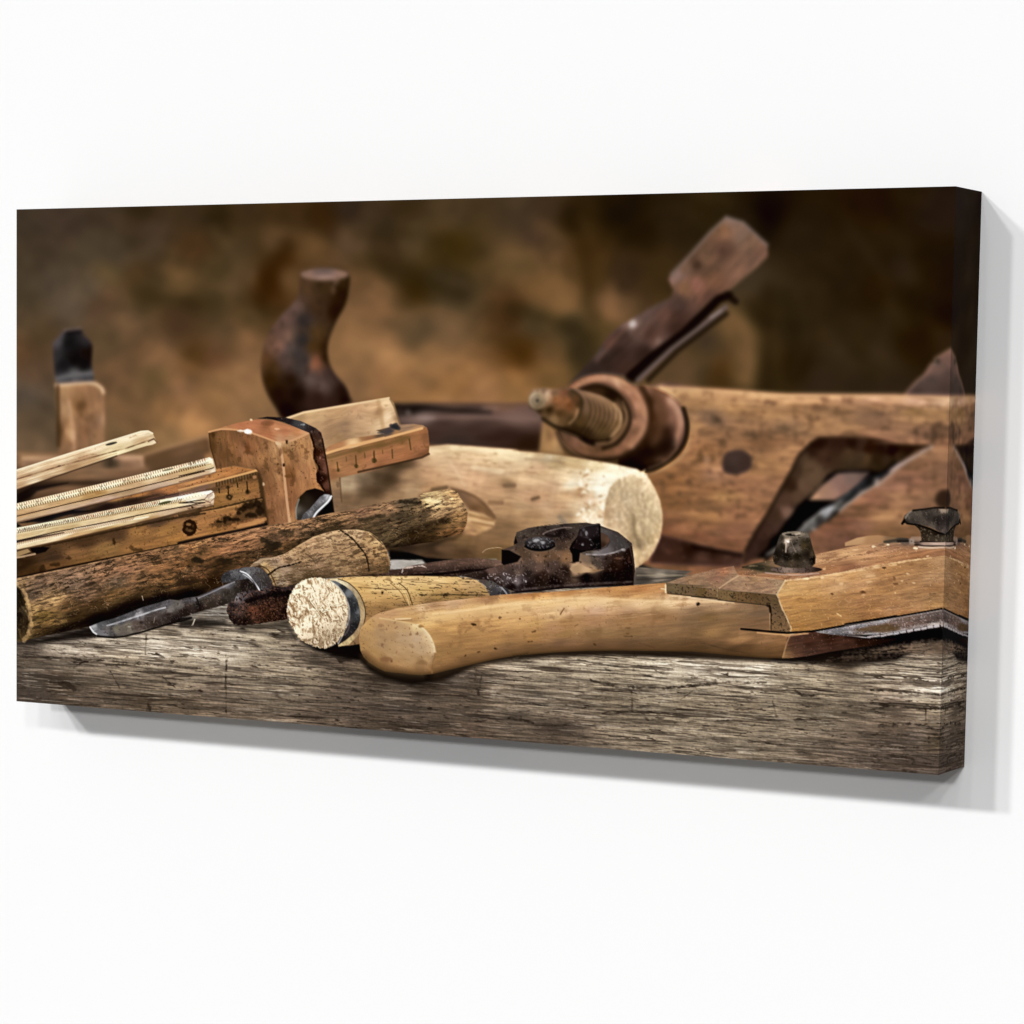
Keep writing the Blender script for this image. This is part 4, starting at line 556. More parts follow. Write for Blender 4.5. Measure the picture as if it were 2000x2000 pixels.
spots('k', "700,205,12,22,8c8890,.8 675,170,12,12,64606c,.7 735,262,10,8,8c888c,.7 665,310,10,8,989498,.7 745,312,10,8,989498,.7 1050,360,24,14,b0a8a4,.7 1000,440,40,10,8a6450,.5 1100,450,10,30,5c3028,.6")
line("k 290,210 350,180 480,150 560,150", 2.5, '8c8078', .7, 1.1, curve=True); line("k 320,220 400,230 480,180", 6, '1c1412', .7, 2); S(None, "k 545,535 600,505 650,500 700,520 800,545 860,545 780,565 650,572 580,570", "k 600,535,a08868 700,545,b89c78 800,552,8c7050", soft=1.6, curve=True)
S(PNR, EL('k', 262, 322, 152, 58), '7a6250', soft=2); S(PNR, EL('k', 262, 300, 145, 64), "k 180,280,4c474a 240,275,5c585e 285,285,544e54 340,285,3c3638 200,335,241c1e 330,335,1c1618 260,352,100c0c 140,310,282224 390,310,1a1214 250,250,6c686a", soft=1.3, p=3, tex=[('s', 3, .3, '8c888e', .5, 162), ('p', 6, .4, '140e0e', .5, 164)])
spots('k', "225,272,34,14,a8a6ae,.75,-10 290,288,26,12,9a98a0,.65 175,290,14,8,8c8a90,.5"); line("k 125,325 180,352 262,362 345,350 398,322", 5, '080505', .85, 1.6, curve=True)
S(BENCH, "g 310,1665 420,1660 600,1690 640,1700 560,1705 440,1730 400,1745 300,1745", "g 350,1700,a49e98 500,1700,969088 420,1680,9c968e", soft=1.5, tex=[('g', 0, 12, 3, .05, 161)])
rs = np.random.RandomState(9)
for k in range(45):
    q = R("h %d,%d" % (1180+rs.rand()*420, 330+rs.rand()*110))[0]; line(np.array([q, q+rs.randn(2)*2.2]), 1.3, ['c8c4c8', '9c949a', 'e0dce0'][k % 3], .55, .7)
line("k 20,740 400,700 700,680 1130,660", 4, '7c7070', .55, 1.5, brk=.5); line("k 0,765 500,715 1140,690", 4, '1a1416', .8, 1.5)
line("g 1170,1590 1210,1560 1300,1545 1350,1550", 1.2, 'd0b890', .6, .8, curve=True)
S(BENCH, "k 1165,525 1700,560 1500,640 1150,690", "k 1300,560,7c6e5e 1500,580,6e6254 1250,640,4a4038 1400,610,948676 1600,570,5c5046", soft=1.5, tex=[('g', 2, 30, 3, .12, 163)])
line("k 1180,640 1500,625 1600,610", 4, '3c342a', .6, 2); line("k 1180,600 1600,600", 3, 'a09478', .5, 2)

# ---- chisel
CH = part('chisel'); CHF = part('chisel', 'ferrule'); CHH = part('chisel', 'handle')
S(CHH, "e 660,1735 700,1690 770,1648 860,1640 930,1625 1000,1600 1130,1520 1260,1445 1400,1400 1520,1378 1680,1375 1790,1395 1870,1450 1932,1530 g 100,1400 220,1490 270,1570 295,1660 298,1745 280,1790 0,1800 f 1932,352 1500,375 1380,385 1250,400 1100,440 1000,470 880,455 830,340 760,265",
  """e 750,1690,a89078 900,1660,a88e76 1000,1640,b4906c 1100,1570,c09a70 1250,1500,c49c74 1400,1430,c4a078 1550,1400,c09c74 1700,1410,c8a47c 1200,1620,a88660 1400,1560,b8946c 1600,1550,b08c64 1300,1700,a08060 1500,1700,a4855e 1700,1700,9c7c56 1800,1550,b48e64 1850,1500,c8a474 1900,1600,b08c60 1000,1750,a48a70 1100,1800,8e7456 1400,1800,74583c
900,1800,a89274 950,1880,94806c 1100,1900,6c5038 1800,1780,7c5c3c g 100,1450,c49e6c 150,1550,b48c5c 220,1600,a47e50 100,1650,a47e52 250,1700,84643e 50,1750,7a5a38 280,1750,6a4c2e f 780,270,c09c68 850,330,c8a068 880,400,bc9864 1250,390,5c4228""", soft=1, p=3.4, eps=5,
  tex=[('g', -14, 18, 3, .10, 171), ('c', -12, 13, 3.2, .02, '553c24', .8, 172, .5), ('c', -10, 7, 2.4, .2, '442e1a', .65, 173, .5), ('v', -13, 12, 5, .88, 'e4c89c', .4, 174)], rims=[(5, -85, '4a3420', .5), (4, 70, 'dcb484', .4)])
line("e 1520,1380 1620,1450 1700,1540 1760,1620 1790,1760", 3.2, '2c1e12', .85, 1., curve=True, wob=.8); line("g 0,1505 60,1600 100,1780", 3.2, '3a2818', .0, 1.)
line("e 835,1805 930,1740 1050,1710 1150,1680", 4.5, '1e120a', .9, .9, w2=2.5, curve=True, wob=.8); line("e 1190,1600 1260,1650 1290,1700", 1.6, '5c4228', .6, .9); line("f 750,262 830,300 880,380 910,450", 2.5, '4c3420', .7, 1., curve=True)
line("e 760,1650 850,1640", 3, '8c7c6c', .5, 1.5)
S(CHF, "f 395,380 420,335 480,310 600,285 700,275 770,288 830,340 870,400 885,460 820,480 760,495 700,495 600,440 500,420 400,430", "f 440,350,38343a 520,330,6a666a 600,360,5c5c66 560,400,54525a 700,300,6c6264 760,350,5a4c4e 800,420,4c3e40 720,400,5c5258 690,430,241818 640,350,7c7c86 850,450,443838 500,400,4a4448 750,470,544a4c",
  soft=1, p=3.5, eps=3.5, tex=[('s', 2.4, .3, '2c2222', .4, 176), ('s', 2.2, .5, '9c949a', .3, 177)], curve=False)
line("f 575,318 640,345 700,410 735,460 755,495", 2.4, 'dcdce4', .9, .8, curve=True, brk=.4); line("f 600,345 660,385 705,440", 1.6, 'c0bec6', .7, .8, curve=True); line("f 640,400 700,450 720,490", 5, '180e0e', .7, 1.6)
S(CH, """c 845,598 950,555 1080,520 1350,415 1600,343 1680,350 1870,325 f 0,590 60,572 170,558 300,500 450,440 560,400 640,390 700,430 712,492 640,500 540,530 520,600 400,645 200,695 120,725 0,765
c 1700,545 1500,590 1380,620 1250,662 1120,690 1000,698 930,682 865,640""", """c 880,600,8a8a8c 950,590,54545a 1050,560,44444a 1150,530,50505a 1250,470,56525a 1400,420,54505a 1550,390,625a60 1500,360,4c4446 1000,620,66605e 960,640,7c747a 1000,670,7e767a 1100,620,787060 1200,600,7c7262 1300,570,5c4c42 1400,560,4a3c34 1450,510,544844 1300,500,9c949c
1600,440,7a6c70 1700,400,74666a 1800,370,5c5054 1600,500,3a2c28 1750,460,2a1c1a 1850,400,4a3638 1150,660,6a6058 1050,680,54504e 1450,560,3c2a26 1650,540,201614
f 60,590,544a4c 150,580,6c6266 100,640,3c2c2a 40,700,2a1c16 170,640,140c0e 250,600,54383c 350,560,5c4244 300,640,4a2e30 450,520,4a3438 550,470,3c2a2c 350,500,5a5058 450,450,6c646c 500,430,54505a 250,540,4c4246 400,620,3a2628 600,450,241818 680,460,2c1e20 200,670,2c1c1a 550,430,4a3c3e""",
  soft=.9, p=4, eps=3, tex=[('s', 2.6, .4, '8a7c78', .3, 179), ('p', 6, .4, '2a1e1a', .35, 180), ('g', -18, 16, 3, .1, 181)])
line("c 1010,590 1080,570 1300,500 1480,440 1560,420", 3, 'b8b2b8', .8, .9, curve=True, brk=.3); line("c 850,605 880,650 910,670", 3, 'ccccce', .85, .8); line("f 175,575 300,520 440,455 520,420", 2.4, '9c949c', .65, .9, curve=True); line("f 160,570 190,640 200,690", 2.5, '1a1010', .8, 1.)
line("c 920,690 1100,700 1300,660 1500,600 1800,520 f 0,772", 4, '100a08', .9, 1.6, curve=True); line("c 1860,330 1880,400 1900,440", 2.2, '241a1c', .6, 1.)
spots('c', "1220,600,16,8,a8a098,.7 1330,560,20,12,2c2220,.7 1290,520,60,8,3c3432,.4,-18 1090,575,20,8,8c8c94,.6 1800,480,10,6,9c9088,.6")
line("c 1340,310 1350,350", 1.4, 'c8b8a0', .7, .7); line("f 120,830 150,770", 1.6, 'b8a890', .7, .8); line("c 1820,580 1835,530", 1.6, 'c8bca8', .7, .8); line("c 1450,560 1460,510", 1.4, '9c8c7c', .7, .8)

# ---- tool with pale handle and frayed end
GO = part('short_mallet_handle'); GOB = part('short_mallet_handle', 'ring'); GOF = part('short_mallet_handle', 'ferrule'); GOE = part('short_mallet_handle', 'frayed_end')
S(GO, "f 1400,395 1600,372 1932,362 h 300,358 600,362 900,368 1020,378 1110,400 1190,460 1240,550 1100,590 700,650 250,735 150,790 70,880 60,900 f 1720,1000 1600,1020 1500,1020", """f 1550,400,dcb070 1700,390,e0b478 1850,400,dcb074 1750,480,d0a462 1850,550,c89c60 1800,650,bc9056 1750,750,a47c4c 1850,700,a88050 1700,900,8a6844 1650,980,8a6a48
h 150,400,e0b87c 350,390,e8c084 550,400,dcb47c 750,410,dcb47c 950,410,d0a870 150,480,e4bc80 350,500,e4bc80 600,500,d8b070 850,480,c89e64 1050,430,c8a070 1150,500,b89460 100,580,d0a468 300,600,bc9258 500,600,c09860 750,560,a8844c 950,550,a07c48 120,680,8a683c 250,680,8c6a3e 450,650,8a6a40 1150,560,947248 700,620,80603a""",
  soft=.9, p=3.2, eps=6, ang=2, ratio=2, tex=[('g', 2, 26, 3, .07, 191), ('v', 2, 40, 7, .88, '54401f', .7, 192), ('c', 2, 16, 2.6, .45, '3c2c16', .75, 193), ('s', 2.6, .85, '2c1c0c', .7, 194)])
line("h 300,430 400,520 460,640", 1.6, '7a5a30', .7, .8, curve=True); line("h 380,430 460,500 510,640", 2, '54401f', .8, .8, curve=True); line("h 330,425 430,510 480,640", 1.4, 'f0d090', .6, .8, curve=True)
line("h 0,470 350,490 700,500", 2, '6c5028', .7, .9, brk=.8); line("h 400,380 420,400 570,400 560,380", 1.5, '54401f', .6, .8); line("h 500,420 900,440 1150,450", 1.6, '54401f', .6, .8, brk=.7); line("h 600,545 850,540 1190,545", 2.2, '3c2c16', .65, .9, brk=.6)
line("f 1500,368 1932,360 h 600,360 950,368", 2, '2a1a0c', .7, 1.2); spots('h', "225,520,10,14,1c1008,.9 820,545,24,8,241408,.7 1030,420,20,6,3c2410,.7")
S(GOF, "h 1128,402 1180,396 1260,410 1340,462 1400,480 1440,530 1380,545 1242,552 1235,500 1190,450", "h 1180,420,5c4c4c 1250,440,6a5c62 1280,500,4a3e42 1330,480,6a6066 1380,510,3a3236 1300,540,4c4044 1420,520,3c3438", soft=1., tex=[('s', 2.4, .5, '1c1414', .6, 196), ('s', 2.2, .7, 'b0a8b0', .4, 197)])
line("h 1330,465 1370,500 1400,545", 1.8, '9c949a', .8, .8, curve=True); line("h 1350,470 1395,520 1405,545", 1.6, 'c8c0c4', .6, .7)
S(GO, "f 1420,392 1500,388 1600,430 1680,510 1735,610 1755,720 1735,840 1680,930 1600,1010 1500,1030", "f 1550,420,dcc8a0 1650,500,a89474 1720,620,a89068 1740,750,b89c74 1700,880,a08460 1600,1000,b8a074", soft=1, curve=False, tex=[('g', 60, 6, 3, .1, 198)])
line("f 1500,392 1600,432 1690,520 1745,640 1755,740 1730,860", 2, '4a3a28', .8, .9, curve=True)
S(GOB, "f 1425,405 1480,412 1560,455 1630,510 1680,590 1705,690 1708,780 1685,850 1640,910 1570,970 1490,1018 1440,1020 1540,900 1590,780 1600,650 1560,540 1500,460", "f 1480,430,6c7078 1550,480,34363c 1600,520,7a7c84 1620,600,3a3a40 1660,560,54585e 1650,680,30323a 1670,750,3c3e46 1640,650,34343a 1650,830,2a2426 1600,900,342c2c 1540,970,2a2222 1500,1010,241a18 1610,780,4c4646 1690,700,6c6c70", soft=1., p=3.8, eps=3,
  tex=[('s', 2.6, .5, '8a8c92', .3, 200)], curve=False)
line("f 1440,420 1520,490 1580,590 1605,700 1590,810 1540,920 1500,1000", 3, 'b4aca4', .8, 1., curve=True, brk=.3); line("f 1590,770 1600,850 1560,920", 3, '6c6060', .7, 1., curve=True)
S(GOE, "f 1025,600 1040,540 1090,470 1150,420 1230,385 1300,378 1370,385 1440,425 1520,500 1570,580 1585,680 1590,760 1570,850 1530,930 1460,1010 1370,1045 1290,1030 1200,1000 1110,920 1050,820 1018,700",
  "f 1150,480,dcc8a0 1300,430,dcc49c 1100,600,e4cca4 1250,600,ecd8b4 1400,550,e0c8a0 1500,600,dcc49c 1350,680,ecd8b0 1200,720,ecdab8 1100,750,d8c4a0 1400,750,d0bc98 1500,750,dcc8a4 1250,850,e4d0a8 1400,850,d8c098 1500,850,d0b88c 1350,950,d0b88c 1250,950,c8ac84 1450,950,c0a884 1450,450,c8b08c", soft=1., p=3, wob=2.2,
  tex=[('g', 0, 4, 4, .08, 202), ('s', 2.8, .55, '8c7450', .5, 203)])
EP = spline(R("f 1030,600 1090,470 1190,398 1300,380 1400,400 1500,480 1570,580 1590,720 1560,870 1470,1000 1370,1045 1230,1012 1120,925 1050,820 1018,700"))
ex, ey = R("f 1290,690")[0]; sy_, sx_ = crop(EP, 4); x_, y_ = X[sy_, sx_], Y[sy_, sx_]; d_ = sdf(EP, x_, y_)
an_ = np.arctan2((y_-ey)/64., (x_-ex)/56.); rr_ = np.hypot((x_-ex)/56., (y_-ey)/64.)
an2 = an_+.55*vn(x_/11, y_/11, 301)+.35*vn(x_/5, y_/5, 302)
tuft = fbm(np.cos(an2)*7+rr_*1.1, np.sin(an2)*7+rr_*.8, 303, 3)+.5*grain(x_, y_, 75, 9, 2.4, 304, 2, 1.2)
tone = np.clip(.66+.85*tuft, 0, 1)[..., None]; fr = hexc('84694a')*(1-tone)+hexc('fbecd0')*tone
fr = fr*(1-.22*sstep(.2, 1.1, ((y_-ey)/64.+(x_-ex)/110.)))[..., None]
am = (sstep(1.2, -1.2, d_+1.6*fbm(x_/3, y_/3, 305, 2))*.85)[..., None]; img[sy_, sx_] = img[sy_, sx_]*(1-am)+fr*am
line("f 1400,470 1420,520 1390,560", 2, '8c7454', .7, .9)

# ---- bow saw with pale grip in front
SW = part('bow_saw'); SWG = part('bow_saw', 'grip'); SWB = part('bow_saw', 'saw_blade'); SWN = part('bow_saw', 'clamp_nut'); SWW = part('bow_saw', 'wing_nut'); SWC = part('bow_saw', 'cheek_block')
S(SWG, "h 5,960 12,900 25,850 80,785 130,745 200,710 350,670 500,642 700,612 900,590 1150,562 1350,540 1932,507 k 0,785 400,755 800,720 1450,670 1500,760 1932,820 m 0,798 380,850 720,880 760,900 770,1100 930,1150 920,1250 860,1370 880,1382 700,1378 400,1355 0,1316 k 1500,1315 1000,1308 700,1310 400,1325 0,1358 h 1600,1095 1300,1145 1100,1190 850,1250 700,1287 600,1295 500,1290 250,1262 180,1230 100,1178 50,1130 20,1070",
  """h 300,720,c09468 500,680,c49a6a 700,650,b88e66 590,665,e4bc90 900,640,ac845e 890,630,e0b48c 1200,600,ac8058 1500,560,b8824e 1800,540,c08850 500,740,c89c64 750,720,d8a868 1000,680,dca86a 1200,660,e0b070 1500,630,dcb078 1800,600,ecb878 650,820,d8a868 900,760,d4a468 1150,740,cc9c64 1400,720,dcac74 1700,700,e0b080
800,850,c8985c 1000,860,c09258 1300,800,cc9c62 1600,780,d0a068 1850,720,e4b884 750,950,bc9058 1000,980,b08650 1300,950,b48850 1600,900,bc8e58 1850,860,b88c64 750,1100,a07a48 900,1080,9c7646 1150,1050,a07848 1450,1000,a07a4c 1750,960,a47e54 750,1230,a8804e 900,1180,a47c4c 1100,1130,9c7648 1400,1060,94704a 1700,1030,8a6848 1000,1170,84623c 1900,1000,84644a
k 200,770,b07840 500,760,b47e48 900,720,bc8650 1200,730,b47c48 1400,700,c08a54 300,850,e8b878 600,850,e4b47c 900,860,e8bc8c 1200,860,e4b88c 1500,860,e0b890 1700,850,dcb48c 250,930,dcac78 500,930,dcb088 800,930,d4a888 1100,920,b48c6a 1400,930,a8845c 1750,930,8e7050 200,1050,c89c60 500,1050,b88c58 800,1020,b88c64 1100,1020,a88054
1400,1000,a07850 1700,1050,866848 200,1180,b08448 500,1160,9c7848 800,1150,94744a 1100,1150,8c6c44 1400,1150,8c6c48 1700,1150,84643f 200,1280,8e6c40 500,1260,9a7450 800,1270,7c5c40 1100,1250,74563c 1400,1250,7c5c3c 1700,1260,6c4c30 1200,800,c8945c 1000,790,b8844c
m 100,850,c09c78 300,880,ac8a68 500,920,8e7050 650,950,7e6248 150,1000,88683f 400,1000,8c6c48 600,1040,866444 200,1150,987448 450,1200,a47c50 700,1200,96704a 850,1200,946c44 200,1260,7a5838 500,1290,6c4a2c 750,1300,7c5834 850,1330,7a5430 100,1290,5c4028 400,1330,4c3020""",
  soft=.9, p=3.4, eps=6, ang=-6, ratio=2, tex=[('g', -7, 40, 4, .05, 211), ('g', -4, 16, 2.2, .04, 212), ('s', 2.6, .95, '6a4424', .5, 213), ('g', -5, 60, 8, .05, 215), ('c', -6, 46, 2.4, .35, '94683a', .45, 218, .5), ('p', 18, .4, '84603a', .35, 214)], rims=[(16, -88, '6a4626', .55), (6, -88, '3c2412', .6)])
line("h 350,770 490,768", 3, 'f0cc9c', .8, 1.4); line("h 360,785 500,775", 2, '8a6238', .6, 1.4); line("h 700,720 1000,690 1300,640 1600,615 1932,590 k 400,820 800,815 1300,840 1932,850 m 300,860", 4, 'f4c894', .55, 2.5, curve=True)
S(SWG, "h 5,960 12,900 30,850 80,785 150,745 200,760 350,790 480,815 560,822 620,860 680,930 720,1030 722,1090 705,1180 700,1285 600,1295 500,1290 250,1262 180,1230 100,1178 50,1130 20,1070",
  """h 100,830,c89c60 200,790,cca070 300,850,bc966c 450,850,c8a47c 540,840,f8dca4 200,900,a88a68 300,950,b4946c 420,950,b8a084 550,950,c4ac98 640,950,e8cca4 100,950,b08c5c 60,1000,a8824e 220,1010,a08464 400,1050,b49470 600,1050,c0a88c 690,1050,dcc09c 150,1100,a8844e 300,1100,b0906a 500,1150,b0906a 650,1150,b89870
250,1160,7c5834 180,1200,a07a44 400,1200,a88458 600,1190,84643f 500,1260,b48c58 350,1240,a07848 680,1230,a47c4c 120,1150,9c7844 560,1220,8a6a44""", soft=.9, p=3.2, eps=5, curve=False, tex=[('g', 20, 18, 6, .05, 216), ('s', 3.4, .7, '6c4c34', .5, 217), ('p', 10, .5, 'cfae88', .35, 218)], rims=[(22, -80, '7a5630', .5), (7, -85, '4c3018', .6)])
line("h 200,760 380,790 560,822", 2.6, 'e8c890', .6, 1.2, curve=True); line("h 560,825 640,890 695,980 722,1080", 4, 'f0d8a8', .6, 2.2, curve=True); line("h 720,1090 700,1180 690,1280", 2.5, '8c683c', .55, 1.4); spots('h', "590,840,24,12,9c743f,.9 290,940,80,40,94785c,.3 260,1150,60,22,6c4424,.6 600,1180,50,24,74542f,.5 210,830,30,16,846448,.6 230,870,30,10,846448,.5 220,1010,10,16,6c4c34,.8 500,1020,30,10,8c7260,.5,30 490,915,10,8,74503c,.7 555,905,6,12,74503c,.7 310,1170,10,8,4c2c14,.8")
spots('h', "1085,818,20,10,4a2c12,.95,20 1335,755,16,12,5c3c20,.8 1295,1048,14,8,3a200c,.9 1130,1080,16,6,4c2e14,.85,-25 1005,1115,12,6,4c2e14,.8,-40 1615,985,22,6,5c3a1c,.8 1650,885,22,4,5c3a1c,.7,-15 1520,770,10,8,74502c,.7 1405,710,14,4,8c6438,.6")
line("k 490,910 470,940 455,965", 2.2, '6a4018', .85, .9); line("k 590,1080 620,1060", 1.5, '6a4820', .6, .9); spots('k', "170,1225,20,6,5c3a1c,.8 780,1250,20,7,4a2e18,.85,35 1755,868,17,15,140c08,1 1090,1095,24,7,6c4a2c,.8 1090,1175,40,6,54361c,.8 1090,1150,16,8,6c4a2c,.6 70,1010,7,6,5c3c20,.7 610,1150,12,3,e8c090,.8,-30 205,1130,20,3,6c4a28,.7,-20")
line("k 940,1010 1100,1000 1380,960", 1.6, 'd0a478', .6, .9, brk=.5); line("k 900,980 1300,950 1480,980", 1.6, '7c5c3c', .5, 1., brk=.6); line("k 1200,1240 1340,1280", 2.5, '5c3c24', .5, 1.4, brk=.5); line("m 80,1230 300,1290 600,1350", 2.5, '4a3020', .55, 1.5, brk=.5)
S(None, "h 20,900 80,800 200,765 400,800 540,830 610,870 670,940 705,1040 700,1180 600,1290 300,1260 100,1180", 'b48c5c', soft=9, alpha=.42)
line("h 640,760 900,715 1200,680 1500,650 1932,625 k 300,860 700,850 1100,860 1500,868", 22, 'f0c894', .42, 13, curve=True)
line("h 740,1265 900,1215 1100,1160 1350,1110 1600,1070 1932,1040 k 300,1300 700,1280 1100,1280 1500,1290 m 300,1325 700,1350", 26, '644325', .42, 14, curve=True)
line("h 780,1000 1100,980 1400,940 1932,870 k 600,1020 1100,1010 1500,1000", 20, '9c7446', .3, 14, curve=True)
line("h 60,1120 200,1225 400,1272 600,1285", 16, '5c3e20', .5, 8, curve=True)
# lower jaw of dark wood
S(SW, "m 905,1180 1000,1140 1130,1125 1300,1150 1600,1190 1932,1160 1932,1235 1600,1275 1300,1320 1100,1360 940,1378 855,1380", "m 1000,1180,54302a 900,1330,7a5838 880,1360,9a744c 1000,1300,6a4232 1100,1250,4c2620 1300,1200,3c1a1a 1250,1280,54302a 1500,1250,4c2824 1600,1220,301414 1800,1200,241012 1100,1330,54342a 950,1250,5c3828 1400,1280,502c28", soft=1., tex=[('g', -8, 24, 3, .16, 220), ('s', 2.6, .7, '9a7460', .35, 221)])
dark("m 1932,1200 1600,1300 1350,1370 1932,1380 o 1240,1930 1240,1800 700,1830 250,1900 0,1900", '0b0506', .93, 4)
S(BENCH, "m 1130,1430 1300,1425 1500,1400 1700,1372 1932,1360 o 0,2100 300,2045 700,1990 950,1955 1240,1940 1400,1940 1400,2100 0,2120", "m 1400,1440,4a3628 1700,1410,54402f 1900,1400,5c4836 o 600,2040,6a5442 1000,2010,7a6450 1200,1990,6a5442", soft=7, wob=3, tex=[('g', -3, 24, 4, .2, 245), ('c', -3, 18, 3, .2, '140c08', .8, 246, .5)])
line("m 930,1160 900,1230 860,1370", 2.6, 'b08c60', .7, 1.3); line("m 860,1160 900,1175 1000,1160 1130,1130", 3, 'b88c60', .65, 1.2)
# cheek block
BD = ("m 885,650 1150,620 1400,570 1932,500 o 0,1078 400,1000 900,915 1245,870 1400,850 1400,1530 1215,1545 900,1605 400,1690 0,1742 m 1932,995 1600,1060 1130,1120 1000,1130 930,1135 935,1080 900,990 860,930 810,780")
S(SWC, BD, """m 950,700,c8985e 900,720,d4a468 1050,660,c89862 1100,750,c8965a 1300,650,cc9860 1500,620,c49058 1800,560,bc8850 1000,850,bc8848 900,850,c08c50 1200,850,b8864a 1500,800,b4824c 1800,750,b0804a 1000,1000,b08044 1150,980,a87c44 1400,950,b08048 1700,900,ac7a44 1850,850,a87848 1000,1080,a47438 1300,1050,a4743c 1700,1000,a4703a
1350,620,e0ac78 1400,700,d0a070 o 300,1100,d0a070 400,1050,ac7c4c 700,1050,b0804e 1000,1000,a87c4e 1180,950,b48a60 200,1250,c89464 500,1250,ac7c4c 800,1180,b08254 1100,1150,b48a60 200,1450,a8784c 500,1400,a87c50 800,1350,ac8052 1100,1300,a87a4c 300,1600,a07044 600,1550,b0825a 900,1500,ac8054 1100,1400,a07a50 1150,1480,ac804e 100,1680,b08048 700,1600,ac7844""",
  soft=.9, p=3.2, eps=7, ang=-8, ratio=2, tex=[('g', -8, 34, 3.4, .09, 223), ('g', -8, 12, 2, .06, 224), ('c', -8, 22, 3, .5, '7a5228', .5, 225), ('s', 2.6, .95, 'f0c490', .4, 226), ('s', 3.4, .95, '6a4420', .4, 227), ('v', -8, 30, 7, .9, 'dcac74', .4, 228)])
S(SWC, "m 450,600 400,560 540,500 700,465 900,430 1180,400 1500,330 1932,238 o 0,735 300,715 500,690 800,660 960,680 1245,690 1400,700 1400,850 1245,868 900,915 400,1000 0,1080 m 1932,500 1400,570 1150,620 885,650 700,620",
  """m 600,530,3c3628 700,560,907454 550,560,8c6444 500,580,a8744c 900,600,a87850 700,600,ac7850 1100,600,ac7c58 1300,450,c09064 1500,400,cc9c6c 1300,530,ac784c 1600,450,c09060 1800,400,cc9464 1500,520,9c6844 1800,450,c08c5c 1900,300,b88458 o 200,780,cc9868 500,750,a87c58 300,860,d49c70 700,850,bc8454 1000,820,b47c50 1200,820,ac7850
200,960,cc9464 100,1000,8a5c40 500,930,b88254 900,880,ac7648 600,780,a87858 1000,770,a07c60 600,710,7c6a58 750,690,54484a""", soft=1., p=3.3, eps=5, ang=-9, ratio=2.5, tex=[('g', -9, 34, 3, .10, 230), ('c', -9, 20, 2.6, .38, '7c5434', .6, 231), ('s', 2.6, .95, 'f4c89c', .4, 232), ('v', -9, 34, 6, .88, 'e8b888', .45, 233)])
S(SWC, "o 0,710 150,650 300,622 420,615 600,640 800,655 700,690 400,715 0,755", "o 200,660,c09468 400,650,b08458 600,660,8c6c4a 700,680,54483c 300,700,b08458", soft=1.6, curve=False)
S(SWC, "k 1450,672 1600,620 1932,540 m 0,592 200,545 400,512 430,580 450,600 700,615 885,650 800,780 400,745 0,700 k 1900,700", "k 1550,660,9a7a5e 1700,640,a07c5a 1900,620,a0705a m 100,650,98785a 200,600,8e6e50 350,640,98785c 300,560,ac7450 450,640,a68464 600,700,9a785c 750,700,a27e60 820,680,a88a68 600,640,b08860 200,700,927254", soft=1., tex=[('g', -8, 20, 3, .08, 235), ('s', 2.8, .7, 'b89070', .35, 236), ('s', 2.6, .85, '5c3c28', .5, 237), ('g', -8, 8, 3, .08, 238)])
line("m 262,720 350,660 440,605", 2.2, 'd0ac84', .7, 1.1); line("m 450,600 600,610 870,635", 2, 'd0986c', .6, 1., brk=.5)
S(SWC, "k 1452,672 1700,690 1932,712 m 0,702 400,748 800,782 830,850 870,940 930,1040 938,1135 760,1120 742,885 720,878 400,845 0,798 k 1932,812 1700,795 1462,768 1447,720", "k 1480,720,7a6444 1700,730,7a6040 1900,760,826440 m 100,750,745830 300,780,84683f 200,720,9c7a58 500,800,7a5a34 700,830,705232 600,780,6a4c2c 800,850,6e5434 780,950,7a5c40 850,950,74583c 820,1050,80603c 900,1080,8a6844 780,1080,84643f", soft=.9,
  tex=[('g', 8, 10, 3, .08, 239), ('s', 2.8, .4, '33241a', .65, 240)])
line("k 1465,770 1700,795 1932,815 m 0,800 400,848 700,880", 1.8, '3a2818', .85, .9); line("k 1480,790 1932,832 m 0,815 400,860", 2.2, 'e4c49c', .6, 1.3); line("m 735,880 752,960 748,1110", 2.6, '2a1a0c', .9, .8, wob=.5); line("m 715,882 740,895 745,940", 5, '22140a', .8, 1.3); line("m 738,960 742,1115", 1.6, 'c0986c', .6, .8)
line("m 245,725 242,800", 1.8, 'b09468', .6, .8); line("k 1447,690 1447,760", 3, 'f0d4a8', .8, 1.); line("k 1405,725 1445,730", 2, 'f4dcb4', .7, 1.)
line("m 885,650 805,780 860,925 895,990 940,1100 930,1135", 2.6, 'e8c494', .75, 1.3, brk=.3); line("m 885,648 1080,630 1350,585 1932,500 o 0,1078 400,1000 1080,898", 3, 'f4c894', .7, 1.1, brk=.4, wob=.8)
spots('m', "1080,632,30,10,ffd8a0,.9 1240,620,20,12,f0c490,.8 1330,775,14,8,4a2e14,.9,20 1610,760,24,14,8a5c30,.8 1410,680,20,14,ecbc88,.6 1390,970,30,3,f4c890,.8,30 1820,530,14,8,6a4420,.6 1880,640,20,20,98683c,.5 1250,540,14,8,e8b480,.7 900,740,60,4,e0b070,.6,-12")
spots('o', "235,1330,30,16,6c4420,.8 490,1025,20,12,54361c,.8 620,1160,20,24,7c5430,.7 640,1230,30,16,6c4828,.7 790,1100,30,10,f8d0a0,.8 720,1190,16,10,f4c898,.7 860,1215,20,6,e8bc8c,.6 630,1340,8,12,f0c898,.7 1100,1350,40,10,6c5434,.6 300,1200,50,10,e4b484,.6 330,1130,70,20,e8b888,.4 360,760,24,10,f8dab0,.8 540,735,24,8,ffe8c8,.8 890,780,28,12,fce0b8,.8 130,800,40,8,e8b888,.7 1040,880,16,8,f4c898,.8 230,1370,20,16,e0b080,.6")
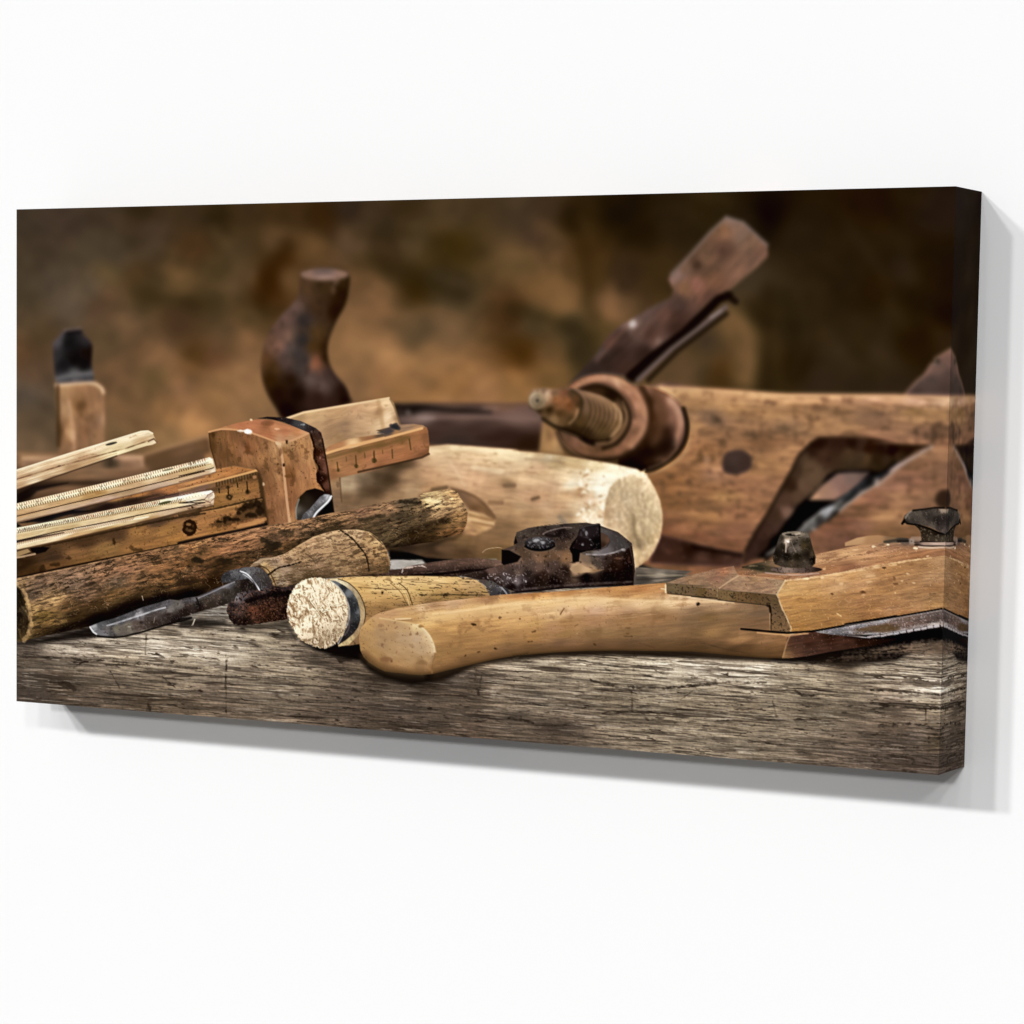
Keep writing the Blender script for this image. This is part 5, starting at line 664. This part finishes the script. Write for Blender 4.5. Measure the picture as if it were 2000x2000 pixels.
line("o 500,700 640,680 780,670", 5, '3c342c', .7, 1.8); line("o 660,695 800,690", 4, '1e1a16', .8, 1.2); spots('o', "840,700,40,34,a89484,.8 835,700,14,14,5c5040,.8"); line("o 850,660 960,660", 8, '9c8474', .7, 2)
dark("m 480,520 600,490 780,520 900,590 700,575", '2c2818', .55, 3); spots('m', "500,520,20,8,2c2818,.8 580,510,40,8,9c8460,.6 650,540,40,10,2e2a1c,.7 1890,285,50,10,54483c,.7,-10 1800,310,30,8,7c6448,.6")
# slit and blade
S(SWB, "m 1135,1130 1300,1105 1600,1055 1932,992 o 0,1742 400,1690 900,1605 1215,1550 1400,1530 1400,1780 1215,1765 1120,1785 1040,1790 960,1815 880,1815 800,1840 700,1850 620,1870 540,1875 460,1895 380,1890 310,1908 200,1885 0,1870 m 1932,1155 1850,1165 1780,1170 1650,1190 1500,1175 1300,1155",
  """m 1250,1125,84788a 1400,1110,7c7478 1600,1080,948c98 1800,1030,a8a0ac 1500,1140,8a8088 1700,1120,54404a 1600,1110,6c5c58 1850,1070,6a4c30 1750,1090,7a5c48 1900,1100,5c4030 1700,1165,b0a8b4 1900,1140,7c7074
o 100,1770,a09898 400,1720,8a8280 200,1800,70583c 400,1800,6c5034 600,1720,7a6660 600,1780,74583f 800,1660,7a6458 800,1740,745a50 1000,1620,74625c 1000,1700,6c5450 1150,1600,6a5852 1150,1680,5c4a48 1100,1740,a89c94 900,1780,8c807c 700,1810,94888a 500,1840,94888a 300,1870,988c90 100,1850,786c60 0,1880,54484c""", soft=.8, p=3.6, eps=3, ang=-9, ratio=2.5,
  tex=[('g', -9, 18, 2.4, .14, 242), ('s', 2.4, .45, 'c0b8bc', .4, 243), ('s', 2.6, .5, '3a2a24', .35, 244)])
S(SWB, "o 120,1805 350,1755 550,1740 700,1800 500,1840 300,1825", "6a4e30", soft=1.6, alpha=.7)
for x, y in ((330, 1900), (410, 1890), (495, 1885), (575, 1870), (655, 1860), (740, 1840), (830, 1822), (920, 1812), (1000, 1795), (1080, 1780), (1160, 1768)):
    line("o %d,%d %d,%d" % (x-45, y-2, x+28, y-16), 3.4, 'b0a6a8', .8, .9); line("o %d,%d %d,%d" % (x+32, y-22, x+36, y+6), 2.6, '1a1214', .9, .8)
line("m 470,1105 620,1118 750,1130 900,1142 1130,1128 1300,1098 1600,1045 1932,982 o 0,1735 400,1682 900,1597 1215,1540", 4.5, '0c0604', .95, .9, w2=3.5); line("m 620,1140 800,1155 900,1160 1100,1148", 2.5, 'd0a070', .7, 1.); line("o 0,1752 400,1700 900,1615 1210,1562", 2.5, 'a09894', .5, 1.1)
# clamp nut
S(SWN, EL('m', 990, 545, 243, 34), "m 800,545,6c5c58 900,560,8a7c78 1050,560,6a5a58 1200,550,3a2220 1100,540,54403c", soft=1., tex=[('s', 2.6, .4, '241818', .5, 246)]); line("m 700,575 850,590 1000,595 1200,580", 2.5, 'c8aca4', .6, 1.4, curve=True)
S(SWN, "m 835,222 860,200 920,188 1000,184 1080,192 1110,210 1125,260 1145,340 1172,420 1168,490 1140,515 1060,530 940,530 850,518 785,492 768,450 775,400 800,330 820,260", """m 900,230,6c6c60 1000,200,7a7a70 1080,220,64645c 850,250,3c382c 870,330,2a2418 920,300,54524c 905,280,e0dcd4 960,300,403c34 1000,350,64605a 940,350,5c5852 1080,280,3c3420 1100,340,3a301c 1070,320,54481f 820,400,241c14 900,420,1c140c 1000,420,28200f 1100,400,2a2016
1150,450,140c08 850,480,4c4234 950,490,544832 1080,490,50483a 1000,510,4a3e2c 1140,400,54482c 790,450,30281a""", soft=1., p=3.6, eps=3, tex=[('s', 2.6, .55, '8c8468', .3, 248), ('s', 2.6, .45, '140e08', .4, 249)])
S(None, EL('m', 965, 212, 110, 24), '77776c', soft=1.); S(None, EL('m', 960, 215, 75, 15), '3c3a30', soft=.9); spots('m', "990,210,44,10,a8a89c,.8 930,218,20,6,14120c,.8 905,300,16,40,8c8a84,.6 908,278,14,8,ffffff,.9"); line("m 895,280 890,380", 2.4, 'b8b4aa', .7, 1.); line("m 940,270 960,330 985,380", 2, '8c8a82', .5, 1.)
# wing nut
S(SWW, "o 860,700 950,695 1250,700 1400,700 1400,752 1250,755 1000,750 900,735", "o 900,715,54443c 1000,725,a08c8c 1150,725,b09e9e 1240,725,a8989c", soft=1.); line("o 880,738 1000,752 1250,755", 3, '1c100e', .85, 1.); line("o 950,697 1250,696", 3, '140c08', .8, 1.); line("o 930,765 1100,775 1245,768", 4, 'd8bca4', .7, 1.4)
S(SWW, "o 860,475 940,500 1060,530 1245,600 1400,560 1400,690 1250,695 1080,690 960,688 955,590 930,540", "o 920,500,2a2010 980,560,3a2c1c 1060,560,2e2412 1000,640,3c3020 1080,650,4c4230 1150,660,504838 1200,600,241a10 1220,660,54503f 1150,600,201608", soft=.9, p=3.6, tex=[('s', 2.6, .5, '94886c', .5, 251)])
S(SWW, "o 718,468 735,410 752,365 800,330 880,300 1000,300 1130,285 1245,290 1400,290 1400,600 1260,605 1170,560 1060,510 930,480 850,470", """o 740,440,241c10 790,380,5c5a54 850,330,54524c 900,400,4c4a46 860,440,403c36 1000,330,403c38 950,350,5a564e 1050,400,3c3834 1000,450,54504a 1150,330,4c4844 1150,420,2c2624 1230,400,302a2c 1100,500,5c5850 1200,520,403a3a 1240,560,544e4e 1230,300,8a8478 1180,460,302a2a""", soft=.9, p=3.6, eps=3,
  tex=[('s', 2.6, .6, '94907c', .3, 253), ('s', 2.6, .5, '1c1814', .3, 254)])
line("o 860,305 1000,290 1130,272 1245,272", 4, '1e1814', .85, 1.2); line("o 780,470 930,490 1060,530 1170,580 1245,605", 3.5, '0e0a06', .9, 1.1); line("o 760,400 800,340 830,320", 3, '8c8a80', .7, 1.2); line("o 722,470 740,440", 5, '0e0a06', .9, 1.2)
# finish of the print: contrast, browns kept neutral
r_, g_, b_ = img[..., 0], img[..., 1], img[..., 2]
red = sstep(8, 26, r_-g_)*sstep(150, 70, r_)
g2 = g_+red*.12*(r_-g_); b2 = np.where(b_ > g2*.9, b_+(g2*.9-b_)*red, b_); b2 = np.where(b2 > g2, b2+(g2-b2)*.75, b2)
b2 = np.where((r_ > g2+12) & (r_ < 175) & (pid != BENCH), np.minimum(b2, g2-.42*(r_-g2)), b2); b2 = b2+.02*np.clip(r_-b2-45, 0, 80)*(pid != BENCH)
metal = np.isin(pid, [SWB, CH, CHF, GOB, GOF, BGI, PLI]); img[..., 0] = np.where(metal & (b_ > g_+1), r_-(r_-g_)*.45, r_)
img[..., 1] = g2; img[..., 2] = b2
iron = ((pid == SWN) | (pid == SWW))[..., None]
lum = img.mean(2, keepdims=True); img[:] = lum+(img-lum)*np.where(iron, .5, np.where((pid == BACK)[..., None], .85, np.where((pid == BENCH)[..., None], .7, np.where((pid == SWC)[..., None], .8, .84))))
bm = (pid == BENCH)[..., None]; img[:] = np.where(bm, img*np.array([1.06, 1.05, 1.04], np.float32), img)
wide = blur(img.mean(2, keepdims=True), 14); img[:] = img*(1+.10*np.clip((lum-wide)/np.maximum(wide, 25), -1, 1))
lo = blur(img, 2); img[:] = np.where((pid == MLE)[..., None], img*np.array([1.04, 1.0, .975], np.float32), img); img[:] = np.where((pid == GOE)[..., None], img*np.array([1.04, 1.01, .985], np.float32), img)
img[:] = np.where((pid == PN)[..., None], img*np.array([1.0, .97, .96], np.float32), img)
img[:] = np.where((pid == BGC)[..., None], img*(.9+.32*sstep(40, 170, img.mean(2, keepdims=True)))*np.array([.98, .93, .86], np.float32), img)
img[:] = np.where(iron, img*np.array([1.06, .98, .92], np.float32), img); img[:] = img+.17*(img-lo)
q = np.clip(img/255, 0, 1); img[:] = np.clip(255*(q**1.06+.05*np.sin((q-.5)*2*np.pi)*q), 4, 252)
# ------------------------------------------------------------------ Blender scene
import bpy
from mathutils import Matrix, Vector
KEY = 1.04                                                       # how strongly the wall and print are lit (frontal)
sc = bpy.context.scene; col = sc.collection
def node_mat(name, rough=.8, spec=.1):
    m = bpy.data.materials.new(name); m.use_nodes = True; b = m.node_tree.nodes['Principled BSDF']
    b.inputs['Roughness'].default_value = rough; b.inputs['Specular IOR Level'].default_value = spec
    return m, m.node_tree, b
# printed ink on canvas: ink colour per dot, a touch of woven canvas tooth
mi, nt, b = node_mat('printed_canvas', .9, .04)
at = nt.nodes.new('ShaderNodeAttribute'); at.attribute_name = 'ink'
tc = nt.nodes.new('ShaderNodeTexCoord'); nz = nt.nodes.new('ShaderNodeTexNoise'); nz.inputs['Scale'].default_value = 420; nz.inputs['Detail'].default_value = 2
mp = nt.nodes.new('ShaderNodeMapRange'); mp.inputs['To Min'].default_value = .955; mp.inputs['To Max'].default_value = 1.045
vm = nt.nodes.new('ShaderNodeVectorMath'); vm.operation = 'SCALE'
nt.links.new(tc.outputs['Object'], nz.inputs['Vector']); nt.links.new(nz.outputs['Fac'], mp.inputs['Value'])
nt.links.new(at.outputs['Color'], vm.inputs[0]); nt.links.new(mp.outputs['Result'], vm.inputs['Scale']); nt.links.new(vm.outputs[0], b.inputs['Base Color'])
# wall paint
mw, nt, b = node_mat('white_wall_paint', .9, .05)
nz = nt.nodes.new('ShaderNodeTexNoise'); nz.inputs['Scale'].default_value = 6; nz.inputs['Detail'].default_value = 3
rp = nt.nodes.new('ShaderNodeValToRGB'); rp.color_ramp.elements[0].color = (.925, .925, .925, 1); rp.color_ramp.elements[1].color = (.935, .935, .935, 1)
nt.links.new(nz.outputs['Fac'], rp.inputs['Fac']); nt.links.new(rp.outputs['Color'], b.inputs['Base Color'])
# stretcher wood
ms, nt, b = node_mat('pine_stretcher', .7, .2)
wv = nt.nodes.new('ShaderNodeTexWave'); wv.inputs['Scale'].default_value = 9; wv.inputs['Distortion'].default_value = 4
rp = nt.nodes.new('ShaderNodeValToRGB'); rp.color_ramp.elements[0].color = (.55, .38, .2, 1); rp.color_ramp.elements[1].color = (.68, .5, .3, 1)
nt.links.new(wv.outputs['Fac'], rp.inputs['Fac']); nt.links.new(rp.outputs['Color'], b.inputs['Base Color'])

def s2l(c):
    c = np.clip(c/255., 0, 1); return np.where(c <= .04045, c/12.92, ((c+.055)/1.055)**2.4)
ink = (np.maximum(s2l(img)-.003, 0)/KEY).astype(np.float32)
def grid_mesh(name, co, ci, faces, parent, mat, label=None):
    """mesh from the used dots of a grid; faces are indices into co"""
    used, inv = np.unique(faces.ravel(), return_inverse=True)
    v = co[used]; c = ci[used]; f = inv.reshape(-1, 4)
    me = bpy.data.meshes.new(name)
    me.vertices.add(len(v)); me.vertices.foreach_set('co', v.ravel().astype(np.float32))
    me.loops.add(f.size); me.loops.foreach_set('vertex_index', f.ravel().astype(np.int32))
    me.polygons.add(len(f)); me.polygons.foreach_set('loop_start', np.arange(0, f.size, 4, dtype=np.int32)); me.polygons.foreach_set('loop_total', np.full(len(f), 4, np.int32))
    me.update(calc_edges=True)
    a = me.attributes.new('ink', 'FLOAT_COLOR', 'POINT'); a.data.foreach_set('color', np.concatenate([c, np.ones((len(c), 1), np.float32)], 1).ravel().astype(np.float32))
    me.materials.append(mat)
    o = bpy.data.objects.new(name, me); col.objects.link(o); o.parent = parent
    if label: o['label'] = label
    return o
root = bpy.data.objects.new('canvas_print', None); col.objects.link(root)
root['label'] = 'wide gallery wrapped canvas print of old carpentry tools on a weathered bench, on white wall'
root['category'] = 'canvas print'
LAB = dict(backdrop_cloth='blurred brown backdrop printed behind the tools', workbench_plank='weathered grey bench plank printed along the bottom', far_block_plane='printed small block plane at the far left with dark upright iron',
    horned_plane='printed dark plane with curled horn handle behind the gauge', plough_plane='printed large wooden plane with screw, collar and slanted iron', wooden_mallet='printed pale wooden mallet with rough round end',
    mortise_gauge='printed brown wooden gauge with strapped head and thumb screw', pincers='printed rusty black iron pincers', chisel='printed old chisel with grained wooden handle and iron ferrule',
    short_mallet_handle='printed pale tool handle with frayed end and steel ring', bow_saw='printed pale wooden saw grip with clamp nuts and toothed blade')
RL = ['printed upper folding ruler with rounded end', 'printed middle folding ruler with fine scale marks', 'printed lower folding ruler with split end']
i0 = (np.arange(GH-1)[:, None]*GW+np.arange(GW-1)[None, :])
quads = np.stack([i0, i0+GW, i0+GW+1, i0+1], -1).reshape(-1, 4)   # facing -Y
co = np.stack([(gx/(GW-1)*W_C), np.zeros_like(gx), (1-gy/(GH-1))*H_C], -1).reshape(-1, 3)
ci = ink.reshape(-1, 3)
fid = pid[:-1, :-1].ravel()
top = {}
for n, (p_, s_) in sorted(enumerate(names), key=lambda t: t[1][1] is not None):
    sel = quads[fid == n]
    if not len(sel): continue
    par = root if s_ is None else top[p_]
    nm = (p_ if s_ is None else s_).split('#')[0]
    lab = None
    if s_ is None: lab = RL.pop(0) if nm == 'folding_ruler' else LAB.get(nm)
    o = grid_mesh(nm, co, ci, sel, par, mi, lab)
    if s_ is None: top[p_] = o
# wrapped edges: the picture continues, mirrored, round the sides
def edge(name, cs, f, lab):
    hh, ww = f.shape[:2]
    i = (np.arange(hh-1)[:, None]*ww+np.arange(ww-1)[None, :]); q = np.stack([i, i+ww, i+ww+1, i+1], -1).reshape(-1, 4)
    return grid_mesh(name, cs.reshape(-1, 3), f.reshape(-1, 3), q, root, mi, lab)
nd = int(round(D_C/W_C*(GW-1)))+1; nv = int(round(D_C/H_C*(GH-1)))+1
t = np.linspace(0, 1, nd)*D_C; z = (1-np.arange(GH)/(GH-1))*H_C
c = np.zeros((GH, nd, 3)); c[..., 0] = W_C; c[..., 1] = t[None]; c[..., 2] = z[:, None]
edge('right_edge', c, ink[:, ::-1][:, :nd], 'mirrored picture wrapped round the right side of the canvas')
c = np.zeros((GH, nd, 3)); c[..., 1] = t[::-1][None]; c[..., 2] = z[:, None]
edge('left_edge', c, ink[:, :nd][:, ::-1], None)
t = np.linspace(0, 1, nv)*D_C; xx = np.arange(GW)/(GW-1)*W_C
c = np.zeros((nv, GW, 3)); c[..., 0] = xx[None]; c[..., 1] = t[::-1][:, None]; c[..., 2] = H_C
edge('top_edge', c, ink[:nv][::-1], None)
c = np.zeros((nv, GW, 3)); c[..., 0] = xx[None]; c[..., 1] = t[:, None]
edge('bottom_edge', c, ink[::-1][:nv], None)
def box(name, x0, x1, y0, y1, z0, z1, mat, parent=None):
    me = bpy.data.meshes.new(name)
    v = [(x, y, z) for x in (x0, x1) for y in (y0, y1) for z in (z0, z1)]
    me.from_pydata(v, [], [(0, 1, 3, 2), (4, 6, 7, 5), (0, 4, 5, 1), (2, 3, 7, 6), (0, 2, 6, 4), (1, 5, 7, 3)]); me.materials.append(mat)
    o = bpy.data.objects.new(name, me); col.objects.link(o); o.parent = parent
    return o
e = .004; w = .09
box('stretcher_bar', e, W_C-e, e, D_C-e, e, w, ms, root); box('stretcher_bar', e, W_C-e, e, D_C-e, H_C-w, H_C-e, ms, root)
box('stretcher_bar', e, w, e, D_C-e, w+.001, H_C-w-.001, ms, root); box('stretcher_bar', W_C-w, W_C-e, e, D_C-e, w+.001, H_C-w-.001, ms, root)
wl = box('wall', -14, 16, D_C+.001, D_C+.2, -12, 13, mw); wl['kind'] = 'structure'; wl['label'] = 'plain white wall behind the canvas'; wl['category'] = 'wall'

# ---- camera (fitted to the canvas corners)
cx, cy, cz, a, bp, c, f, sx, sy = 3.590274364637756, -4.691635767213077, 0.6464490071857395, -0.5143388729868248, -0.09083061297131322, 0.01277243364363542, 2.799391242815078, -0.18859398200009178, 0.2719758492073267
F = Vector((math.sin(a)*math.cos(bp), math.cos(a)*math.cos(bp), math.sin(bp))); Rr = Vector((math.cos(a), -math.sin(a), 0)); U = Rr.cross(F)
R2 = math.cos(c)*Rr+math.sin(c)*U; U2 = -math.sin(c)*Rr+math.cos(c)*U
cam = bpy.data.cameras.new('camera'); co_ = bpy.data.objects.new('camera', cam); col.objects.link(co_)
M = Matrix(((R2.x, U2.x, -F.x, cx), (R2.y, U2.y, -F.y, cy), (R2.z, U2.z, -F.z, cz), (0, 0, 0, 1))); co_.matrix_world = M
cam.sensor_width = 36; cam.sensor_fit = 'HORIZONTAL'; cam.lens = f*36; cam.shift_x = -sx/2; cam.shift_y = sy/2; cam.clip_end = 100
sc.camera = co_
# ---- light: studio lamps in a row high in front of the wall, plus soft white surroundings
wd = bpy.data.worlds.new('World'); sc.world = wd; wd.use_nodes = True
bg = wd.node_tree.nodes['Background']; bg.inputs[0].default_value = (1, 1, 1, 1); bg.inputs[1].default_value = .25
wn = wd.node_tree; tcw = wn.nodes.new('ShaderNodeTexCoord'); sxw = wn.nodes.new('ShaderNodeSeparateXYZ'); mrw = wn.nodes.new('ShaderNodeMapRange')     # surroundings made darker to the right, to dim the canvas's right edge
wn.links.new(tcw.outputs['Generated'], sxw.inputs[0]); wn.links.new(sxw.outputs['X'], mrw.inputs['Value'])
mrw.inputs['From Min'].default_value = -.3; mrw.inputs['From Max'].default_value = .6; mrw.inputs['To Min'].default_value = 1; mrw.inputs['To Max'].default_value = .12
wn.links.new(mrw.outputs['Result'], bg.inputs[0])
for n, (tx, tz, e_) in enumerate(((.62, -.56, .19), (.42, -.56, .18), (.10, -.56, .045), (-.10, -.53, .045), (-.34, -.52, .09), (-.60, -.52, .075), (-.12, -.24, .19))):
    L = bpy.data.lights.new('studio_lamp', 'SUN'); o = bpy.data.objects.new('studio_lamp', L); col.objects.link(o)
    d = Vector((tx, 1, tz)).normalized()
    o.rotation_euler = d.to_track_quat('-Z', 'Y').to_euler(); o.location = (W_C/2-6*d.x, -6*d.y, .5-6*d.z)
    L.energy = 1.02*e_*math.pi/d.y/.93; L.angle = math.radians(3.6)
vs = sc.view_settings; vs.view_transform = 'Standard'; vs.look = 'None'; vs.exposure = 0; vs.gamma = 1; vs.use_curve_mapping = False
